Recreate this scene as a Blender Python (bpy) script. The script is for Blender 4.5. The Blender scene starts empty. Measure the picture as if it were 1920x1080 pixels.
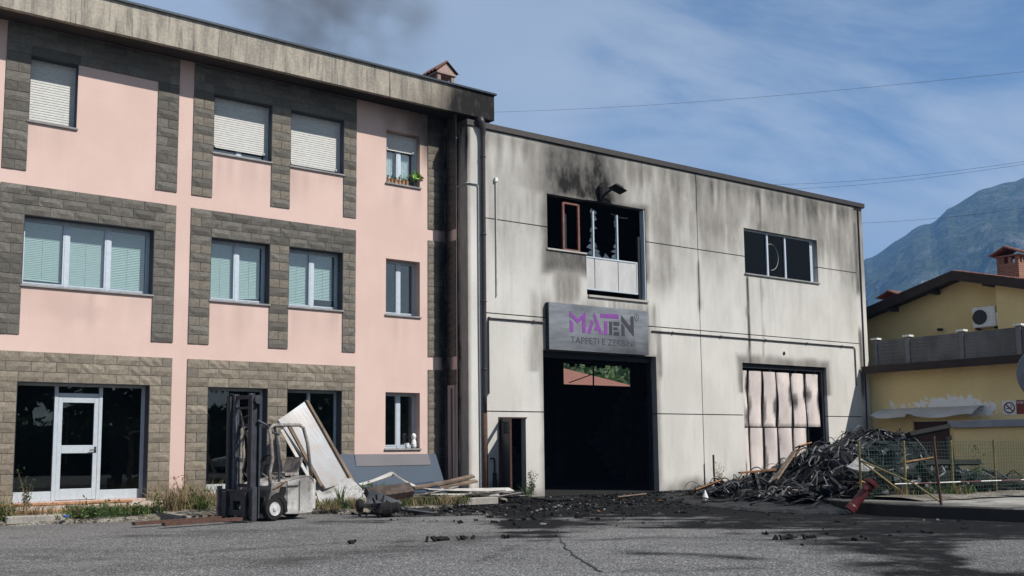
import bpy, math, random
import numpy as np
from mathutils import Vector, Matrix, noise as mnoise

random.seed(7); rng = np.random.default_rng(7)
S = bpy.context.scene
COL = S.collection

# ---------------------------------------------------------------- camera
yaw, pitch, roll = (math.radians(a) for a in (37.581, 6.2567, -0.5655))
CAM_H = 1.28
fw = Vector((math.sin(yaw)*math.cos(pitch), math.cos(yaw)*math.cos(pitch), math.sin(pitch)))
r0 = Vector((math.cos(yaw), -math.sin(yaw), 0)); u0 = r0.cross(fw)
rt = math.cos(roll)*r0 + math.sin(roll)*u0
up = -math.sin(roll)*r0 + math.cos(roll)*u0
cd = bpy.data.cameras.new('camera'); cam = bpy.data.objects.new('camera', cd); COL.objects.link(cam)
cam.matrix_world = Matrix(((rt.x, up.x, -fw.x, 0), (rt.y, up.y, -fw.y, 0), (rt.z, up.z, -fw.z, CAM_H), (0, 0, 0, 1)))
cd.sensor_width = 36; cd.lens = 1904.775/1920*36; cd.shift_y = 89.24/1920
cd.clip_start = 0.1; cd.clip_end = 20000
S.camera = cam

# ---------------------------------------------------------------- light
SUN = Vector((0.475, -1.0, 1.10)).normalized()
sl = bpy.data.lights.new('sun', 'SUN'); sl.energy = 5.0; sl.angle = math.radians(0.53); sl.color = (1.0, 0.955, 0.89)
so = bpy.data.objects.new('sun', sl); COL.objects.link(so)
so.rotation_euler = SUN.to_track_quat('Z', 'Y').to_euler(); so.location = (30, -40, 50)
world = bpy.data.worlds.new('World'); S.world = world; world.use_nodes = True
def build_world():
    nt = world.node_tree; N = nt.nodes; L = nt.links
    for n in list(N): N.remove(n)
    out = N.new('ShaderNodeOutputWorld'); bg = N.new('ShaderNodeBackground'); bg.inputs[1].default_value = 0.085
    sky = N.new('ShaderNodeTexSky'); sky.sky_type = 'NISHITA'; sky.sun_disc = False
    sky.sun_elevation = math.asin(SUN.z); sky.sun_rotation = math.atan2(SUN.x, SUN.y)
    sky.altitude = 200; sky.air_density = 1.0; sky.dust_density = 0.6; sky.ozone_density = 2.2
    tc = N.new('ShaderNodeTexCoord'); sep = N.new('ShaderNodeSeparateXYZ'); L.new(tc.outputs['Generated'], sep.inputs[0])
    def m(op, a, b=None, c=None):
        n = N.new('ShaderNodeMath'); n.operation = op
        for i, v in enumerate((a, b, c)):
            if v is None: continue
            if isinstance(v, (int, float)): n.inputs[i].default_value = v
            else: L.new(v, n.inputs[i])
        return n.outputs[0]
    z = m('MAXIMUM', m('ADD', sep.outputs[2], 0.12), 0.02)
    cx = m('DIVIDE', sep.outputs[0], z); cy = m('DIVIDE', sep.outputs[1], z)
    cmb = N.new('ShaderNodeCombineXYZ'); L.new(cx, cmb.inputs[0]); L.new(cy, cmb.inputs[1])
    def noise(scale, detail, rough, off, stretch=(1, 1, 1), rot=0, dist=0.0):
        mp = N.new('ShaderNodeMapping'); mp.inputs['Location'].default_value = off
        mp.inputs['Scale'].default_value = stretch; mp.inputs['Rotation'].default_value = (0, 0, rot)
        L.new(cmb.outputs[0], mp.inputs[0])
        n = N.new('ShaderNodeTexNoise'); n.inputs['Scale'].default_value = scale; n.inputs['Detail'].default_value = detail
        n.inputs['Roughness'].default_value = rough; n.inputs['Distortion'].default_value = dist
        L.new(mp.outputs[0], n.inputs['Vector']); return n.outputs[0]
    def rng_(v, a, b, c, d):
        n = N.new('ShaderNodeMapRange'); n.interpolation_type = 'SMOOTHSTEP'
        for i, q in enumerate((a, b, c, d)): n.inputs[i+1].default_value = q
        L.new(v, n.inputs[0]); return n.outputs[0]
    big = noise(0.55, 2, 0.5, CLOUD_OFF, rot=0.5)
    wisp = noise(1.15, 8, 0.62, (3.1, 1.7, 0.4), (0.8, 1.7, 1), 0.75, 0.4)
    soft = noise(0.9, 4, 0.5, (9.3, 4.4, 2.0), (1, 1, 1), 0.3)
    cov = m('ADD', m('MULTIPLY', big, 1.15), m('MULTIPLY', wisp, 0.62))
    mask = rng_(cov, CLOUD_T[0], CLOUD_T[1], 0.0, 0.86)
    shade = rng_(soft, 0.3, 0.7, 0.0, 1.0)
    cc = N.new('ShaderNodeMix'); cc.data_type = 'RGBA'
    cc.inputs['A'].default_value = (4.5, 5.3, 6.3, 1); cc.inputs['B'].default_value = (6.1, 6.9, 7.9, 1)
    L.new(shade, cc.inputs['Factor'])
    tint = N.new('ShaderNodeMix'); tint.data_type = 'RGBA'; tint.blend_type = 'MULTIPLY'; tint.inputs['Factor'].default_value = 1
    tint.inputs['B'].default_value = SKY_TINT; L.new(sky.outputs[0], tint.inputs['A'])
    mx = N.new('ShaderNodeMix'); mx.data_type = 'RGBA'
    L.new(mask, mx.inputs['Factor']); L.new(tint.outputs['Result'], mx.inputs['A']); L.new(cc.outputs['Result'], mx.inputs['B'])
    L.new(mx.outputs['Result'], bg.inputs[0]); L.new(bg.outputs[0], out.inputs[0])
CLOUD_OFF = (3.0, 3.9, 4.0); CLOUD_T = (0.66, 0.91); SKY_TINT = (0.76, 0.97, 1.10, 1)
build_world()
S.view_settings.view_transform = 'Standard'; S.view_settings.look = 'None'
S.view_settings.exposure = 0.10; S.view_settings.gamma = 1.0; S.view_settings.use_curve_mapping = False
S.render.engine = 'CYCLES'
S.cycles.use_denoising = True
S.cycles.max_bounces = 8; S.cycles.transparent_max_bounces = 16; S.cycles.volume_bounces = 1
S.cycles.caustics_reflective = False; S.cycles.caustics_refractive = False

# ---------------------------------------------------------------- mesh helpers
class MB:
    """collects faces for ONE mesh object; xf maps build coordinates to the world"""
    def __init__(s, xf=None): s.v = []; s.f = []; s.xf = xf
    def add(s, vs, fs):
        b = len(s.v); s.v += [tuple(v) for v in vs]; s.f += [tuple(i+b for i in f) for f in fs]; return s
    def quad(s, a, b, c, d): return s.add((a, b, c, d), ((0, 1, 2, 3),))
    def box(s, x0, x1, y0, y1, z0, z1, M=None):
        vs = [Vector((x, y, z)) for x in (x0, x1) for y in (y0, y1) for z in (z0, z1)]
        if M is not None: vs = [M @ v for v in vs]
        return s.add(vs, ((0, 1, 3, 2), (4, 6, 7, 5), (0, 4, 5, 1), (2, 3, 7, 6), (0, 2, 6, 4), (1, 5, 7, 3)))
    def bar(s, a, b, w, h, upv=(0, 0, 1)):
        a, b = Vector(a), Vector(b); d = (b-a).normalized(); u = Vector(upv)
        sd = d.cross(u)
        if sd.length < 1e-4: sd = d.cross(Vector((1, 0, 0)))
        sd.normalize(); u = sd.cross(d)
        vs = [p + sd*(w/2*i) + u*(h/2*j) for p in (a, b) for i, j in ((-1, -1), (1, -1), (1, 1), (-1, 1))]
        return s.add(vs, ((0, 1, 2, 3), (7, 6, 5, 4), (0, 4, 5, 1), (1, 5, 6, 2), (2, 6, 7, 3), (3, 7, 4, 0)))
    def tube(s, path, r, n=8, caps=True):
        path = [Vector(p) for p in path]; k = len(path)
        rr = r if isinstance(r, (list, tuple)) else [r]*k
        vs = []; ref = None
        for i, p in enumerate(path):
            t = (path[min(i+1, k-1)] - path[max(i-1, 0)]).normalized()
            if ref is None: ref = Vector((0, 0, 1)) if abs(t.z) < .9 else Vector((1, 0, 0))
            a = t.cross(ref).normalized(); b = a.cross(t); ref = b
            vs += [p + (a*math.cos(2*math.pi*j/n) + b*math.sin(2*math.pi*j/n))*rr[i] for j in range(n)]
        fs = [(i*n+j, i*n+(j+1) % n, (i+1)*n+(j+1) % n, (i+1)*n+j) for i in range(k-1) for j in range(n)]
        if caps: fs += [tuple(range(n-1, -1, -1)), tuple((k-1)*n+j for j in range(n))]
        return s.add(vs, fs)
    def lathe(s, prof, n=20, M=None):
        """prof: (radius, height) pairs turned about local z"""
        vs = [Vector((r*math.cos(2*math.pi*j/n), r*math.sin(2*math.pi*j/n), h)) for r, h in prof for j in range(n)]
        if M is not None: vs = [M @ v for v in vs]
        k = len(prof)
        fs = [(i*n+j, i*n+(j+1) % n, (i+1)*n+(j+1) % n, (i+1)*n+j) for i in range(k-1) for j in range(n)]
        fs += [tuple(range(n-1, -1, -1)), tuple((k-1)*n+j for j in range(n))]
        return s.add(vs, fs)
    def prism(s, poly, a, b, f):
        """poly: 2-D outline, f(u,v,w) -> point, w from a to b"""
        n = len(poly); vs = [f(u, v, a) for u, v in poly] + [f(u, v, b) for u, v in poly]
        fs = [tuple(range(n-1, -1, -1)), tuple(range(n, 2*n))] + [(i, (i+1) % n, n+(i+1) % n, n+i) for i in range(n)]
        return s.add(vs, fs)
    def grid(s, P):
        """P[i][j] points"""
        ni, nj = len(P), len(P[0]); vs = [p for row in P for p in row]
        return s.add(vs, [(i*nj+j, (i+1)*nj+j, (i+1)*nj+j+1, i*nj+j+1) for i in range(ni-1) for j in range(nj-1)])
    def build(s, name, m, parent=None, smooth=False, attr=None, kind=None, bevel=0):
        me = bpy.data.meshes.new(name)
        V = np.array(s.v, dtype=float).reshape(-1, 3)
        W = V if s.xf is None else np.array([tuple(s.xf(*p)) for p in s.v])
        me.from_pydata(W.tolist(), [], s.f); me.update()
        if attr is not None:
            at = me.attributes.new('soot', 'FLOAT', 'POINT'); at.data.foreach_set('value', np.clip(attr(V), 0, 1).astype(np.float32))
        if smooth: me.polygons.foreach_set('use_smooth', [True]*len(me.polygons))
        me.materials.append(m)
        return link(name, me, parent, kind, bevel)
def link(name, me, parent=None, kind=None, bevel=0):
    o = bpy.data.objects.new(name, me); COL.objects.link(o)
    if parent is not None: adopt(o, parent)
    if kind: o['kind'] = kind
    if bevel:
        b = o.modifiers.new('bevel', 'BEVEL'); b.width = bevel; b.segments = 1; b.limit_method = 'ANGLE'; b.angle_limit = math.radians(50)
    return o
def world_of(o):
    M = o.matrix_basis.copy()
    while o.parent is not None:
        M = o.parent.matrix_basis @ o.matrix_parent_inverse @ M; o = o.parent
    return M
def adopt(o, parent):
    o.parent = parent; o.matrix_parent_inverse = world_of(parent).inverted()
def tag(o, label, cat, group=None):
    o['label'] = label; o['category'] = cat
    if group: o['group'] = group
    return o
def thing(name, label, cat, loc=(0, 0, 0), group=None):
    o = bpy.data.objects.new(name, None); COL.objects.link(o); o.location = loc; o.empty_display_size = .2
    return tag(o, label, cat, group)
def wall_holes(mb, x0, x1, z0, z1, holes, y0, y1, step=None, f=lambda x, y, z: (x, y, z)):
    """upright slab with rectangular openings, front at y0, back at y1; closed reveals"""
    xs = {x0, x1}; zs = {z0, z1}
    for a, b, c, d in holes:
        for q in (a, b):
            if x0 < q < x1: xs.add(q)
        for q in (c, d):
            if z0 < q < z1: zs.add(q)
    def refine(c):
        c = sorted(c)
        if not step: return c
        o = []
        for p, q in zip(c, c[1:]):
            k = max(1, int(round((q-p)/step))); o += [p+(q-p)*i/k for i in range(k)]
        return o+[c[-1]]
    xs, zs = refine(xs), refine(zs); nx, nz = len(xs)-1, len(zs)-1
    sol = np.ones((nx, nz), bool)
    for i in range(nx):
        xm = (xs[i]+xs[i+1])/2
        for j in range(nz):
            zm = (zs[j]+zs[j+1])/2
            if any(a < xm < b and c < zm < d for a, b, c, d in holes): sol[i, j] = False
    idx = {}; vs = []; fs = []
    def V(i, j, k):
        q = (i, j, k)
        if q not in idx: idx[q] = len(vs); vs.append(f(xs[i], (y0, y1)[k], zs[j]))
        return idx[q]
    for i in range(nx):
        for j in range(nz):
            if not sol[i, j]: continue
            fs.append((V(i, j, 0), V(i+1, j, 0), V(i+1, j+1, 0), V(i, j+1, 0)))
            fs.append((V(i, j, 1), V(i, j+1, 1), V(i+1, j+1, 1), V(i+1, j, 1)))
            if i == 0 or not sol[i-1, j]: fs.append((V(i, j, 0), V(i, j+1, 0), V(i, j+1, 1), V(i, j, 1)))
            if i == nx-1 or not sol[i+1, j]: fs.append((V(i+1, j, 0), V(i+1, j, 1), V(i+1, j+1, 1), V(i+1, j+1, 0)))
            if j == 0 or not sol[i, j-1]: fs.append((V(i, j, 0), V(i, j, 1), V(i+1, j, 1), V(i+1, j, 0)))
            if j == nz-1 or not sol[i, j+1]: fs.append((V(i, j+1, 0), V(i+1, j+1, 0), V(i+1, j+1, 1), V(i, j+1, 1)))
    return mb.add(vs, fs)
# value noise for the soot masks
_tab = rng.random((256, 256))
def vnoise(x, y):
    x = np.asarray(x, float); y = np.asarray(y, float)
    xi = np.floor(x).astype(int); yi = np.floor(y).astype(int); fx = x-xi; fy = y-yi
    fx = fx*fx*(3-2*fx); fy = fy*fy*(3-2*fy); g = lambda a, b: _tab[a & 255, b & 255]
    return (g(xi, yi)*(1-fx)+g(xi+1, yi)*fx)*(1-fy)+(g(xi, yi+1)*(1-fx)+g(xi+1, yi+1)*fx)*fy
def fbm(x, y, o=4):
    t = 0; a = .5; n = 0
    for i in range(o): t = t+a*vnoise(x*2**i+17.3*i, y*2**i+5.1*i); n += a; a *= .5
    return t/n
def ss(x, a, b):
    t = np.clip((np.asarray(x, float)-a)/(b-a), 0, 1); return t*t*(3-2*t)

# ---------------------------------------------------------------- materials
class NT:
    def __init__(s, name):
        s.m = bpy.data.materials.new(name); s.m.use_nodes = True; s.t = s.m.node_tree; s.N = s.t.nodes; s.L = s.t.links
        for n in list(s.N): s.N.remove(n)
        s.out = s.N.new('ShaderNodeOutputMaterial')
        s.pos = s.N.new('ShaderNodeNewGeometry').outputs['Position']
    def put(s, sock, v):
        if isinstance(v, (int, float)): sock.default_value = v
        elif isinstance(v, (tuple, list)): sock.default_value = tuple(v)+((1,) if len(v) == 3 and sock.type == 'RGBA' else ())
        else: s.L.new(v, sock)
    def math(s, op, a, b=None, clamp=False):
        n = s.N.new('ShaderNodeMath'); n.operation = op; n.use_clamp = clamp; s.put(n.inputs[0], a)
        if b is not None: s.put(n.inputs[1], b)
        return n.outputs[0]
    def mapv(s, scale=(1, 1, 1), loc=(0, 0, 0), rot=(0, 0, 0), vec=None):
        n = s.N.new('ShaderNodeMapping'); n.inputs['Scale'].default_value = scale; n.inputs['Location'].default_value = loc
        n.inputs['Rotation'].default_value = rot; s.L.new(vec or s.pos, n.inputs[0]); return n.outputs[0]
    def noise(s, scale, detail=4, rough=.55, vec=None, dist=0):
        n = s.N.new('ShaderNodeTexNoise'); n.inputs['Scale'].default_value = scale; n.inputs['Detail'].default_value = detail
        n.inputs['Roughness'].default_value = rough; n.inputs['Distortion'].default_value = dist; s.L.new(vec or s.pos, n.inputs['Vector']); return n.outputs[0]
    def voro(s, scale, vec=None, out='Distance'):
        n = s.N.new('ShaderNodeTexVoronoi'); n.inputs['Scale'].default_value = scale; s.L.new(vec or s.pos, n.inputs['Vector']); return n.outputs[out]
    def rng(s, v, a, b, c=0., d=1., smooth=True):
        n = s.N.new('ShaderNodeMapRange')
        if smooth: n.interpolation_type = 'SMOOTHSTEP'
        for i, q in enumerate((a, b, c, d)): n.inputs[i+1].default_value = q
        s.L.new(v, n.inputs[0]); return n.outputs[0]
    def mix(s, fac, a, b, mode='MIX'):
        n = s.N.new('ShaderNodeMix'); n.data_type = 'RGBA'; n.blend_type = mode
        s.put(n.inputs['Factor'], fac); s.put(n.inputs['A'], a); s.put(n.inputs['B'], b); return n.outputs['Result']
    def attr(s, name='soot'):
        n = s.N.new('ShaderNodeAttribute'); n.attribute_name = name; return n.outputs['Fac']
    def bump(s, h, strength, dist=.02, normal=None):
        n = s.N.new('ShaderNodeBump'); n.inputs['Strength'].default_value = strength; n.inputs['Distance'].default_value = dist
        s.L.new(h, n.inputs['Height'])
        if normal is not None: s.L.new(normal, n.inputs['Normal'])
        return n.outputs[0]
    def bsdf(s, col, rough=.8, metal=0., normal=None, spec=.5, **k):
        n = s.N.new('ShaderNodeBsdfPrincipled'); s.put(n.inputs['Base Color'], col); s.put(n.inputs['Roughness'], rough)
        s.put(n.inputs['Metallic'], metal); s.put(n.inputs['Specular IOR Level'], spec)
        for q, v in k.items(): s.put(n.inputs[q.replace('_', ' ')], v)
        if normal is not None: s.L.new(normal, n.inputs['Normal'])
        s.L.new(n.outputs[0], s.out.inputs[0]); return s.m
SOOT = (0.012, 0.011, 0.010)
def surf(name, col, col2=None, nscale=1.5, stretch=(1, 1, 1), rough=.85, bump=.25, bscale=45, metal=0, soot=False, streak=0, streakcol=None, spec=.3, contrast=(.35, .65), rand=0, fine=.12, sootvar=.45, sfreq=1.0):
    t = NT(name); col2 = col2 or tuple(c*.8 for c in col)
    n1 = t.noise(nscale, 6, .6, t.mapv(stretch)); c = t.mix(t.rng(n1, *contrast), col, col2)
    fn = t.noise(bscale*.6, 3); c = t.mix(fine, c, t.mix(t.rng(fn, .3, .7), tuple(q*.55 for q in col), tuple(min(1, q*1.25) for q in col)))
    if streak:
        sn = t.noise(3.2, 6, .6, t.mapv((1.6*sfreq, 1.6, .16*sfreq**.5))); sn2 = t.noise(9, 4, .6, t.mapv((2.2, 2.2, .12), (4, 2, 1)))
        f = t.math('MULTIPLY', t.rng(sn, .46, .72), t.rng(sn2, .35, .7)); f = t.math('MULTIPLY', f, streak)
        c = t.mix(f, c, streakcol or tuple(q*.3 for q in col))
    if rand:
        oi = t.N.new('ShaderNodeObjectInfo').outputs['Random']
        c = t.mix(t.rng(oi, 0, 1, 0, rand, False), c, tuple(q*.45 for q in col))
    rg = rough
    if soot:
        a = t.attr(); sn = t.noise(5, 6, .65, t.mapv((1, 1, .45)))
        k = t.math('MULTIPLY', a, t.math('ADD', t.math('MULTIPLY', sn, sootvar*2), 1-sootvar), True)
        c = t.mix(t.rng(k, 0, .5, 0, .30), c, (.13, .095, .065)); c = t.mix(k, c, SOOT)
    h = t.noise(bscale, 5, .6)
    return t.bsdf(c, rg, metal, t.bump(h, bump, .01) if bump else None, spec)
def plain(name, col, rough=.6, metal=0, spec=.4, bump=0, bscale=30, var=.15):
    t = NT(name); n = t.noise(bscale*.4, 5, .6); c = t.mix(t.rng(n, .3, .7), tuple(q*(1-var) for q in col), tuple(min(1, q*(1+var)) for q in col))
    return t.bsdf(c, rough, metal, t.bump(t.noise(bscale, 4), bump, .008) if bump else None, spec)
def glass(name, tint=(.86, .93, .93), refl=1.0, rough=0.0, base=.06):
    """clear pane: sees through, mirrors more at a slant"""
    t = NT(name); tr = t.N.new('ShaderNodeBsdfTransparent'); tr.inputs[0].default_value = tint+(1,)
    gl = t.N.new('ShaderNodeBsdfGlossy'); gl.inputs['Roughness'].default_value = rough; gl.inputs[0].default_value = (refl, refl, refl, 1)
    lw = t.N.new('ShaderNodeLayerWeight'); lw.inputs[0].default_value = .5; sch = t.math('ADD', t.math('MULTIPLY', t.math('POWER', lw.outputs['Facing'], 5.0), .93), .07)
    w = t.noise(.9, 2); gl_n = t.bump(w, .03, .02); t.L.new(gl_n, gl.inputs['Normal'])
    f = t.math('ADD', sch, base, True)
    mx = t.N.new('ShaderNodeMixShader'); t.L.new(f, mx.inputs[0]); t.L.new(tr.outputs[0], mx.inputs[1]); t.L.new(gl.outputs[0], mx.inputs[2])
    t.L.new(mx.outputs[0], t.out.inputs[0]); return t.m

M = {}
M['pink'] = surf('pink_stucco', (.670, .495, .436), (.625, .452, .392), .7, rough=.9, bump=.18, bscale=90, soot=True, streak=.16, streakcol=(.50, .36, .32), fine=.08)
M['brick_low'] = surf('pale_split_face_block', (.285, .245, .190), (.225, .195, .155), 5, rough=.92, bump=.9, bscale=38, rand=.55, fine=.4)
M['brick'] = surf('split_face_block', (.176, .163, .141), (.132, .122, .106), 5, rough=.92, bump=.9, bscale=38, rand=.75, fine=.4, soot=False)
M['brick_soot'] = surf('split_face_block_sooted', (.205, .180, .145), (.150, .132, .108), 5, rough=.92, bump=.9, bscale=38, fine=.35, soot=True)
M['mortar'] = surf('mortar', (.16, .145, .125), rough=.95, soot=True)
M['fascia'] = surf('weathered_concrete', (.43, .385, .315), (.205, .188, .162), 4.5, (1, 1, .22), rough=.92, bump=.5, bscale=30, soot=True, streak=1.0, streakcol=(.065, .060, .053), fine=.3, sfreq=2.6)
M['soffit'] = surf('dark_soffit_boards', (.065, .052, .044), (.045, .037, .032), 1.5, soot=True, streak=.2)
M['flash'] = plain('dark_metal_flashing', (.035, .045, .055), .45, .6, bump=.1)
M['alu'] = plain('painted_aluminium', (.50, .56, .62), .45, .15, .5, var=.06)
M['alu_door'] = plain('white_painted_metal', (.47, .525, .56), .45, .1, .5, var=.06)
M['sill'] = surf('grey_stone_sill', (.30, .29, .28), (.22, .21, .21), 6, rough=.8)
M['shutter'] = plain('cream_pvc_shutter', (.56, .555, .525), .55, 0, .4, var=.07)
M['glass'] = glass('window_glass', (.90, .96, .96), base=.04)
M['glass_dark'] = glass('tinted_glass', (.50, .56, .55), base=.0)
M['glass_soot'] = glass('smoked_glass', (.40, .43, .44), refl=.45, base=-.03)
M['blind'] = plain('venetian_blind', (.50, .57, .54), .6, 0, .4, var=.05)
M['curtain'] = plain('white_net_curtain', (.72, .74, .74), .9, 0, .2)
M['interior'] = plain('interior_plaster', (.30, .29, .27), .95)
M['terracotta'] = surf('terracotta_step', (.46, .235, .115), (.34, .17, .09), 5, rough=.8)
M['steptile'] = surf('pale_step_tile', (.55, .47, .40), (.40, .34, .30), 4, rough=.85)
M['concrete'] = surf('precast_concrete', (.640, .618, .570), (.560, .540, .495), .9, (1, 1, .55), rough=.9, bump=.22, bscale=55, soot=True, streak=.22, streakcol=(.22, .205, .18), fine=.10)
M['joint'] = plain('joint_sealant', (.05, .05, .05), .9)
M['coping'] = plain('brown_metal_coping', (.055, .048, .044), .5, .4)
M['pipe'] = plain('brown_downpipe', (.045, .040, .040), .45, .3)
M['conduit'] = plain('grey_conduit', (.30, .32, .33), .5, .2)
M['conduit_lt'] = plain('pale_conduit', (.52, .53, .52), .5)
M['char'] = surf('burnt_interior', (.018, .017, .016), (.010, .010, .010), 2, rough=.95, bump=.6, bscale=20, fine=.3)
M['char_block'] = surf('sooted_block', (.060, .058, .055), (.035, .034, .033), 3, rough=.95, rand=.5)
M['blackmetal'] = plain('dark_steel', (.03, .032, .036), .5, .5, bump=.2)
M['rust'] = surf('rusted_steel', (.105, .055, .040), (.055, .033, .027), 12, rough=.85, bump=.5, bscale=60, fine=.4)
M['burntframe'] = surf('heat_reddened_frame', (.24, .10, .075), (.12, .06, .05), 10, rough=.8)
M['whiteboard'] = surf('scorched_white_panel', (.55, .54, .53), (.44, .43, .43), 2, (1, 1, .5), rough=.6, streak=.25, bump=.1)
M['foldpanel'] = surf('heat_stained_door_skin', (.74, .655, .615), (.65, .565, .525), 1.3, (1, 1, .5), rough=.7, bump=.15, soot=True, fine=.08, sootvar=.6)
M['yellow'] = surf('ochre_stucco', (.50, .335, .115), (.42, .28, .10), 1.1, rough=.92, soot=False, bump=.2)
M['tile'] = surf('clay_tile', (.26, .115, .08), (.17, .075, .055), 6, rough=.85, rand=.5, fine=.3)
M['darkwood'] = surf('dark_brown_timber', (.045, .028, .020), (.03, .02, .015), 3, rough=.8)
M['whitepaint'] = plain('white_paint', (.70, .70, .68), .55)
M['reveal'] = plain('dark_grey_reveal', (.06, .065, .075), .8)
M['red'] = plain('red_paint', (.105, .018, .018), .5, bump=.2)
M['purple'] = plain('purple_vinyl', (.20, .055, .27), .5, 0, .4, var=.12)
M['signgrey'] = plain('dark_grey_vinyl', (.040, .038, .045), .5, 0, .4, var=.12)

# ================================================================= SETTING
D = 21.33                                   # pink facade plane
ROT = math.radians(-1.809); U2 = Vector((math.cos(ROT), math.sin(ROT), 0)); N2 = Vector((-math.sin(ROT), math.cos(ROT), 0))
P0 = Vector((14.346, 20.43, 0))             # left front corner of the concrete hall
def hall(s, t, z): return P0 + U2*s + N2*t + Vector((0, 0, z))
def hall_np(x, y):
    dx = x-P0.x; dy = y-P0.y
    return dx*U2.x+dy*U2.y, dx*N2.x+dy*N2.y
def pix(x, y):
    """where a ground point falls in the 1920 x 1080 frame of the survey the stains were mapped in"""
    c = x*fw.x+y*fw.y-CAM_H*fw.z; c = np.where(c > .5, c, np.nan)
    return np.nan_to_num(960+1904.775*(x*rt.x+y*rt.y-CAM_H*rt.z)/c, nan=-9999), np.nan_to_num(629.24-1904.775*(x*up.x+y*up.y-CAM_H*up.z)/c, nan=9999)
def ground_soot(V):
    x, y = V[:, 0], V[:, 1]; u, v = pix(x, y); s, t = hall_np(x, y)
    w = fbm(x*.55+3, y*.55, 5)-.5; w2 = fbm(x*2.1, y*2.1+9, 4)-.5; w3 = fbm(x*5, y*5+2, 3)-.5; st = fbm((x*.79-y*.61)*.35, (x*.61+y*.79)*2.6+4, 4)-.5
    # burnt run-off fanned out from the big gate towards the street
    vb = np.interp(u, [560, 640, 700, 800, 925, 955, 1030, 1065, 1150, 1300, 1400, 1480, 1540, 1600, 1680], [950, 966, 972, 968, 974, 1000, 1003, 986, 977, 982, 990, 1008, 1032, 1068, 1130])
    sc_ = 1+1.6*ss(u, 1440, 1560); m = ss(vb-v+(w*30+w2*34+st*46+w3*16)*sc_, -16*sc_, 20*sc_)*ss(u, 560, 720)*(v > 800); m = m*(1-.0*u)
    m = m*np.clip(1.0+.5*w2+.5*w3+.8*st, .3, 1)
    m = np.maximum(m, .98*ss(-t, 5.0, .3)*ss(s, -.3, 1.6)*(t < .3)*(1+.5*w2)*(t > -9))
    e = ((u-1895)/125)**2+((v-1037)/34)**2; m = m*(1-.80*ss(1.15-e+w*1.1+st*1.2, 0, .55))
    fg = ss(v, 985, 1015)*ss(u, 1420, 1520); m = m*(1-fg*np.clip(.02+1.5*st+1.3*w2+.9*w+.8*w3, 0, .65))
    def strip(u0, v0, u1, v1, wd, a):
        dx, dy = u1-u0, v1-v0; L = math.hypot(dx, dy); q_ = ((u-u0)*dx+(v-v0)*dy)/L; b_ = np.abs(((u-u0)*dy-(v-v0)*dx)/L+10*w)
        return a*ss(wd-b_, 0, wd)*ss(q_, 0, 60)*ss(L-q_, 0, 90)*np.clip(.75+2.0*w2+1.5*st, 0, 1.2)
    m = np.maximum.reduce([m, strip(1140, 1034, 1500, 1054, 7, .95), strip(700, 1016, 830, 1011, 6, .85), strip(420, 1066, 1010, 992, 17, .42), strip(0, 1075, 700, 1030, 12, .22), strip(200, 1005, 640, 985, 6, .35), strip(560, 978, 760, 974, 6, .7), strip(1700, 1000, 1920, 985, 9, .5), strip(60, 1052, 900, 1002, 5, .30), strip(120, 1078, 1000, 1012, 5, .30), strip(1080, 1072, 1480, 1066, 5, .35), strip(1060, 1012, 1400, 1004, 4, .35), strip(860, 1062, 1020, 1000, 9, .35)])
    return np.clip(m+.16*ss(st+.5*w, .05, .35)+.10*ss(w, .0, .3), 0, 1)
def g_axis(lo, hi, step, far):
    a = [-far, -far*.4, -far*.15, -far*.05, lo-30, lo-10, lo-3]
    b = [hi+3, hi+10, hi+30, far*.05, far*.15, far*.4, far]
    return a+list(np.arange(lo, hi+1e-6, step))+b
gx = g_axis(1, 31, .085, 6000); gy = g_axis(3.0, 21.4, .085, 6000)
XX, YY = np.meshgrid(gx, gy, indexing='ij'); ZZ = (fbm(XX*.3, YY*.3, 3)-.5)*.03*((np.abs(XX) < 40) & (np.abs(YY) < 40))*(YY < 19.5)
mb = MB(); nI, nJ = len(gx), len(gy)
mb.v = np.stack([XX, YY, ZZ-.015], -1).reshape(-1, 3).tolist()
ii, jj = np.meshgrid(np.arange(nI-1), np.arange(nJ-1), indexing='ij'); q = (ii*nJ+jj).ravel()
mb.f = np.stack([q, q+nJ, q+nJ+1, q+1], -1).tolist()
def asphalt():
    t = NT('asphalt'); big = t.noise(.22, 5, .6); mid = t.noise(2.2, 6, .6); st = t.voro(85); st2 = t.voro(38); fine = t.noise(160, 3)
    c = t.mix(t.rng(big, .35, .65), (.255, .250, .240), (.190, .187, .182))
    c = t.mix(t.rng(mid, .42, .70, 0, .55), c, (.31, .305, .295))
    c = t.mix(t.rng(t.noise(1.1, 5, .65, t.mapv((1, 1, 1), (2, 8, 0))), .50, .66, 0, .45), c, (.10, .098, .096))
    c = t.mix(t.rng(t.voro(42, None, 'Color'), .35, .9, 0, .75), c, (.54, .53, .51))
    c = t.mix(t.rng(st2, .25, .6, 0, .75), c, (.05, .05, .05))
    oil = t.noise(.75, 5, .65, t.mapv((1, 1, 1), (7, 3, 0))); c = t.mix(t.rng(oil, .60, .72, 0, .35), c, (.05, .05, .05))
    a = t.attr(); k = t.math('MULTIPLY', a, t.math('ADD', t.math('MULTIPLY', t.noise(7, 6, .7), 1.0), .62), True)
    c = t.mix(t.math('MULTIPLY', k, .97), c, (.011, .011, .0115))
    h = t.math('ADD', t.math('MULTIPLY', st, .8), t.math('MULTIPLY', st2, .6)); h = t.math('ADD', h, t.math('MULTIPLY', fine, .5))
    return t.bsdf(c, 1.0, 0, t.bump(h, .85, .012), .06)
M['asphalt'] = asphalt()
ground = mb.build('ground', M['asphalt'], attr=ground_soot, kind='structure')

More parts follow.
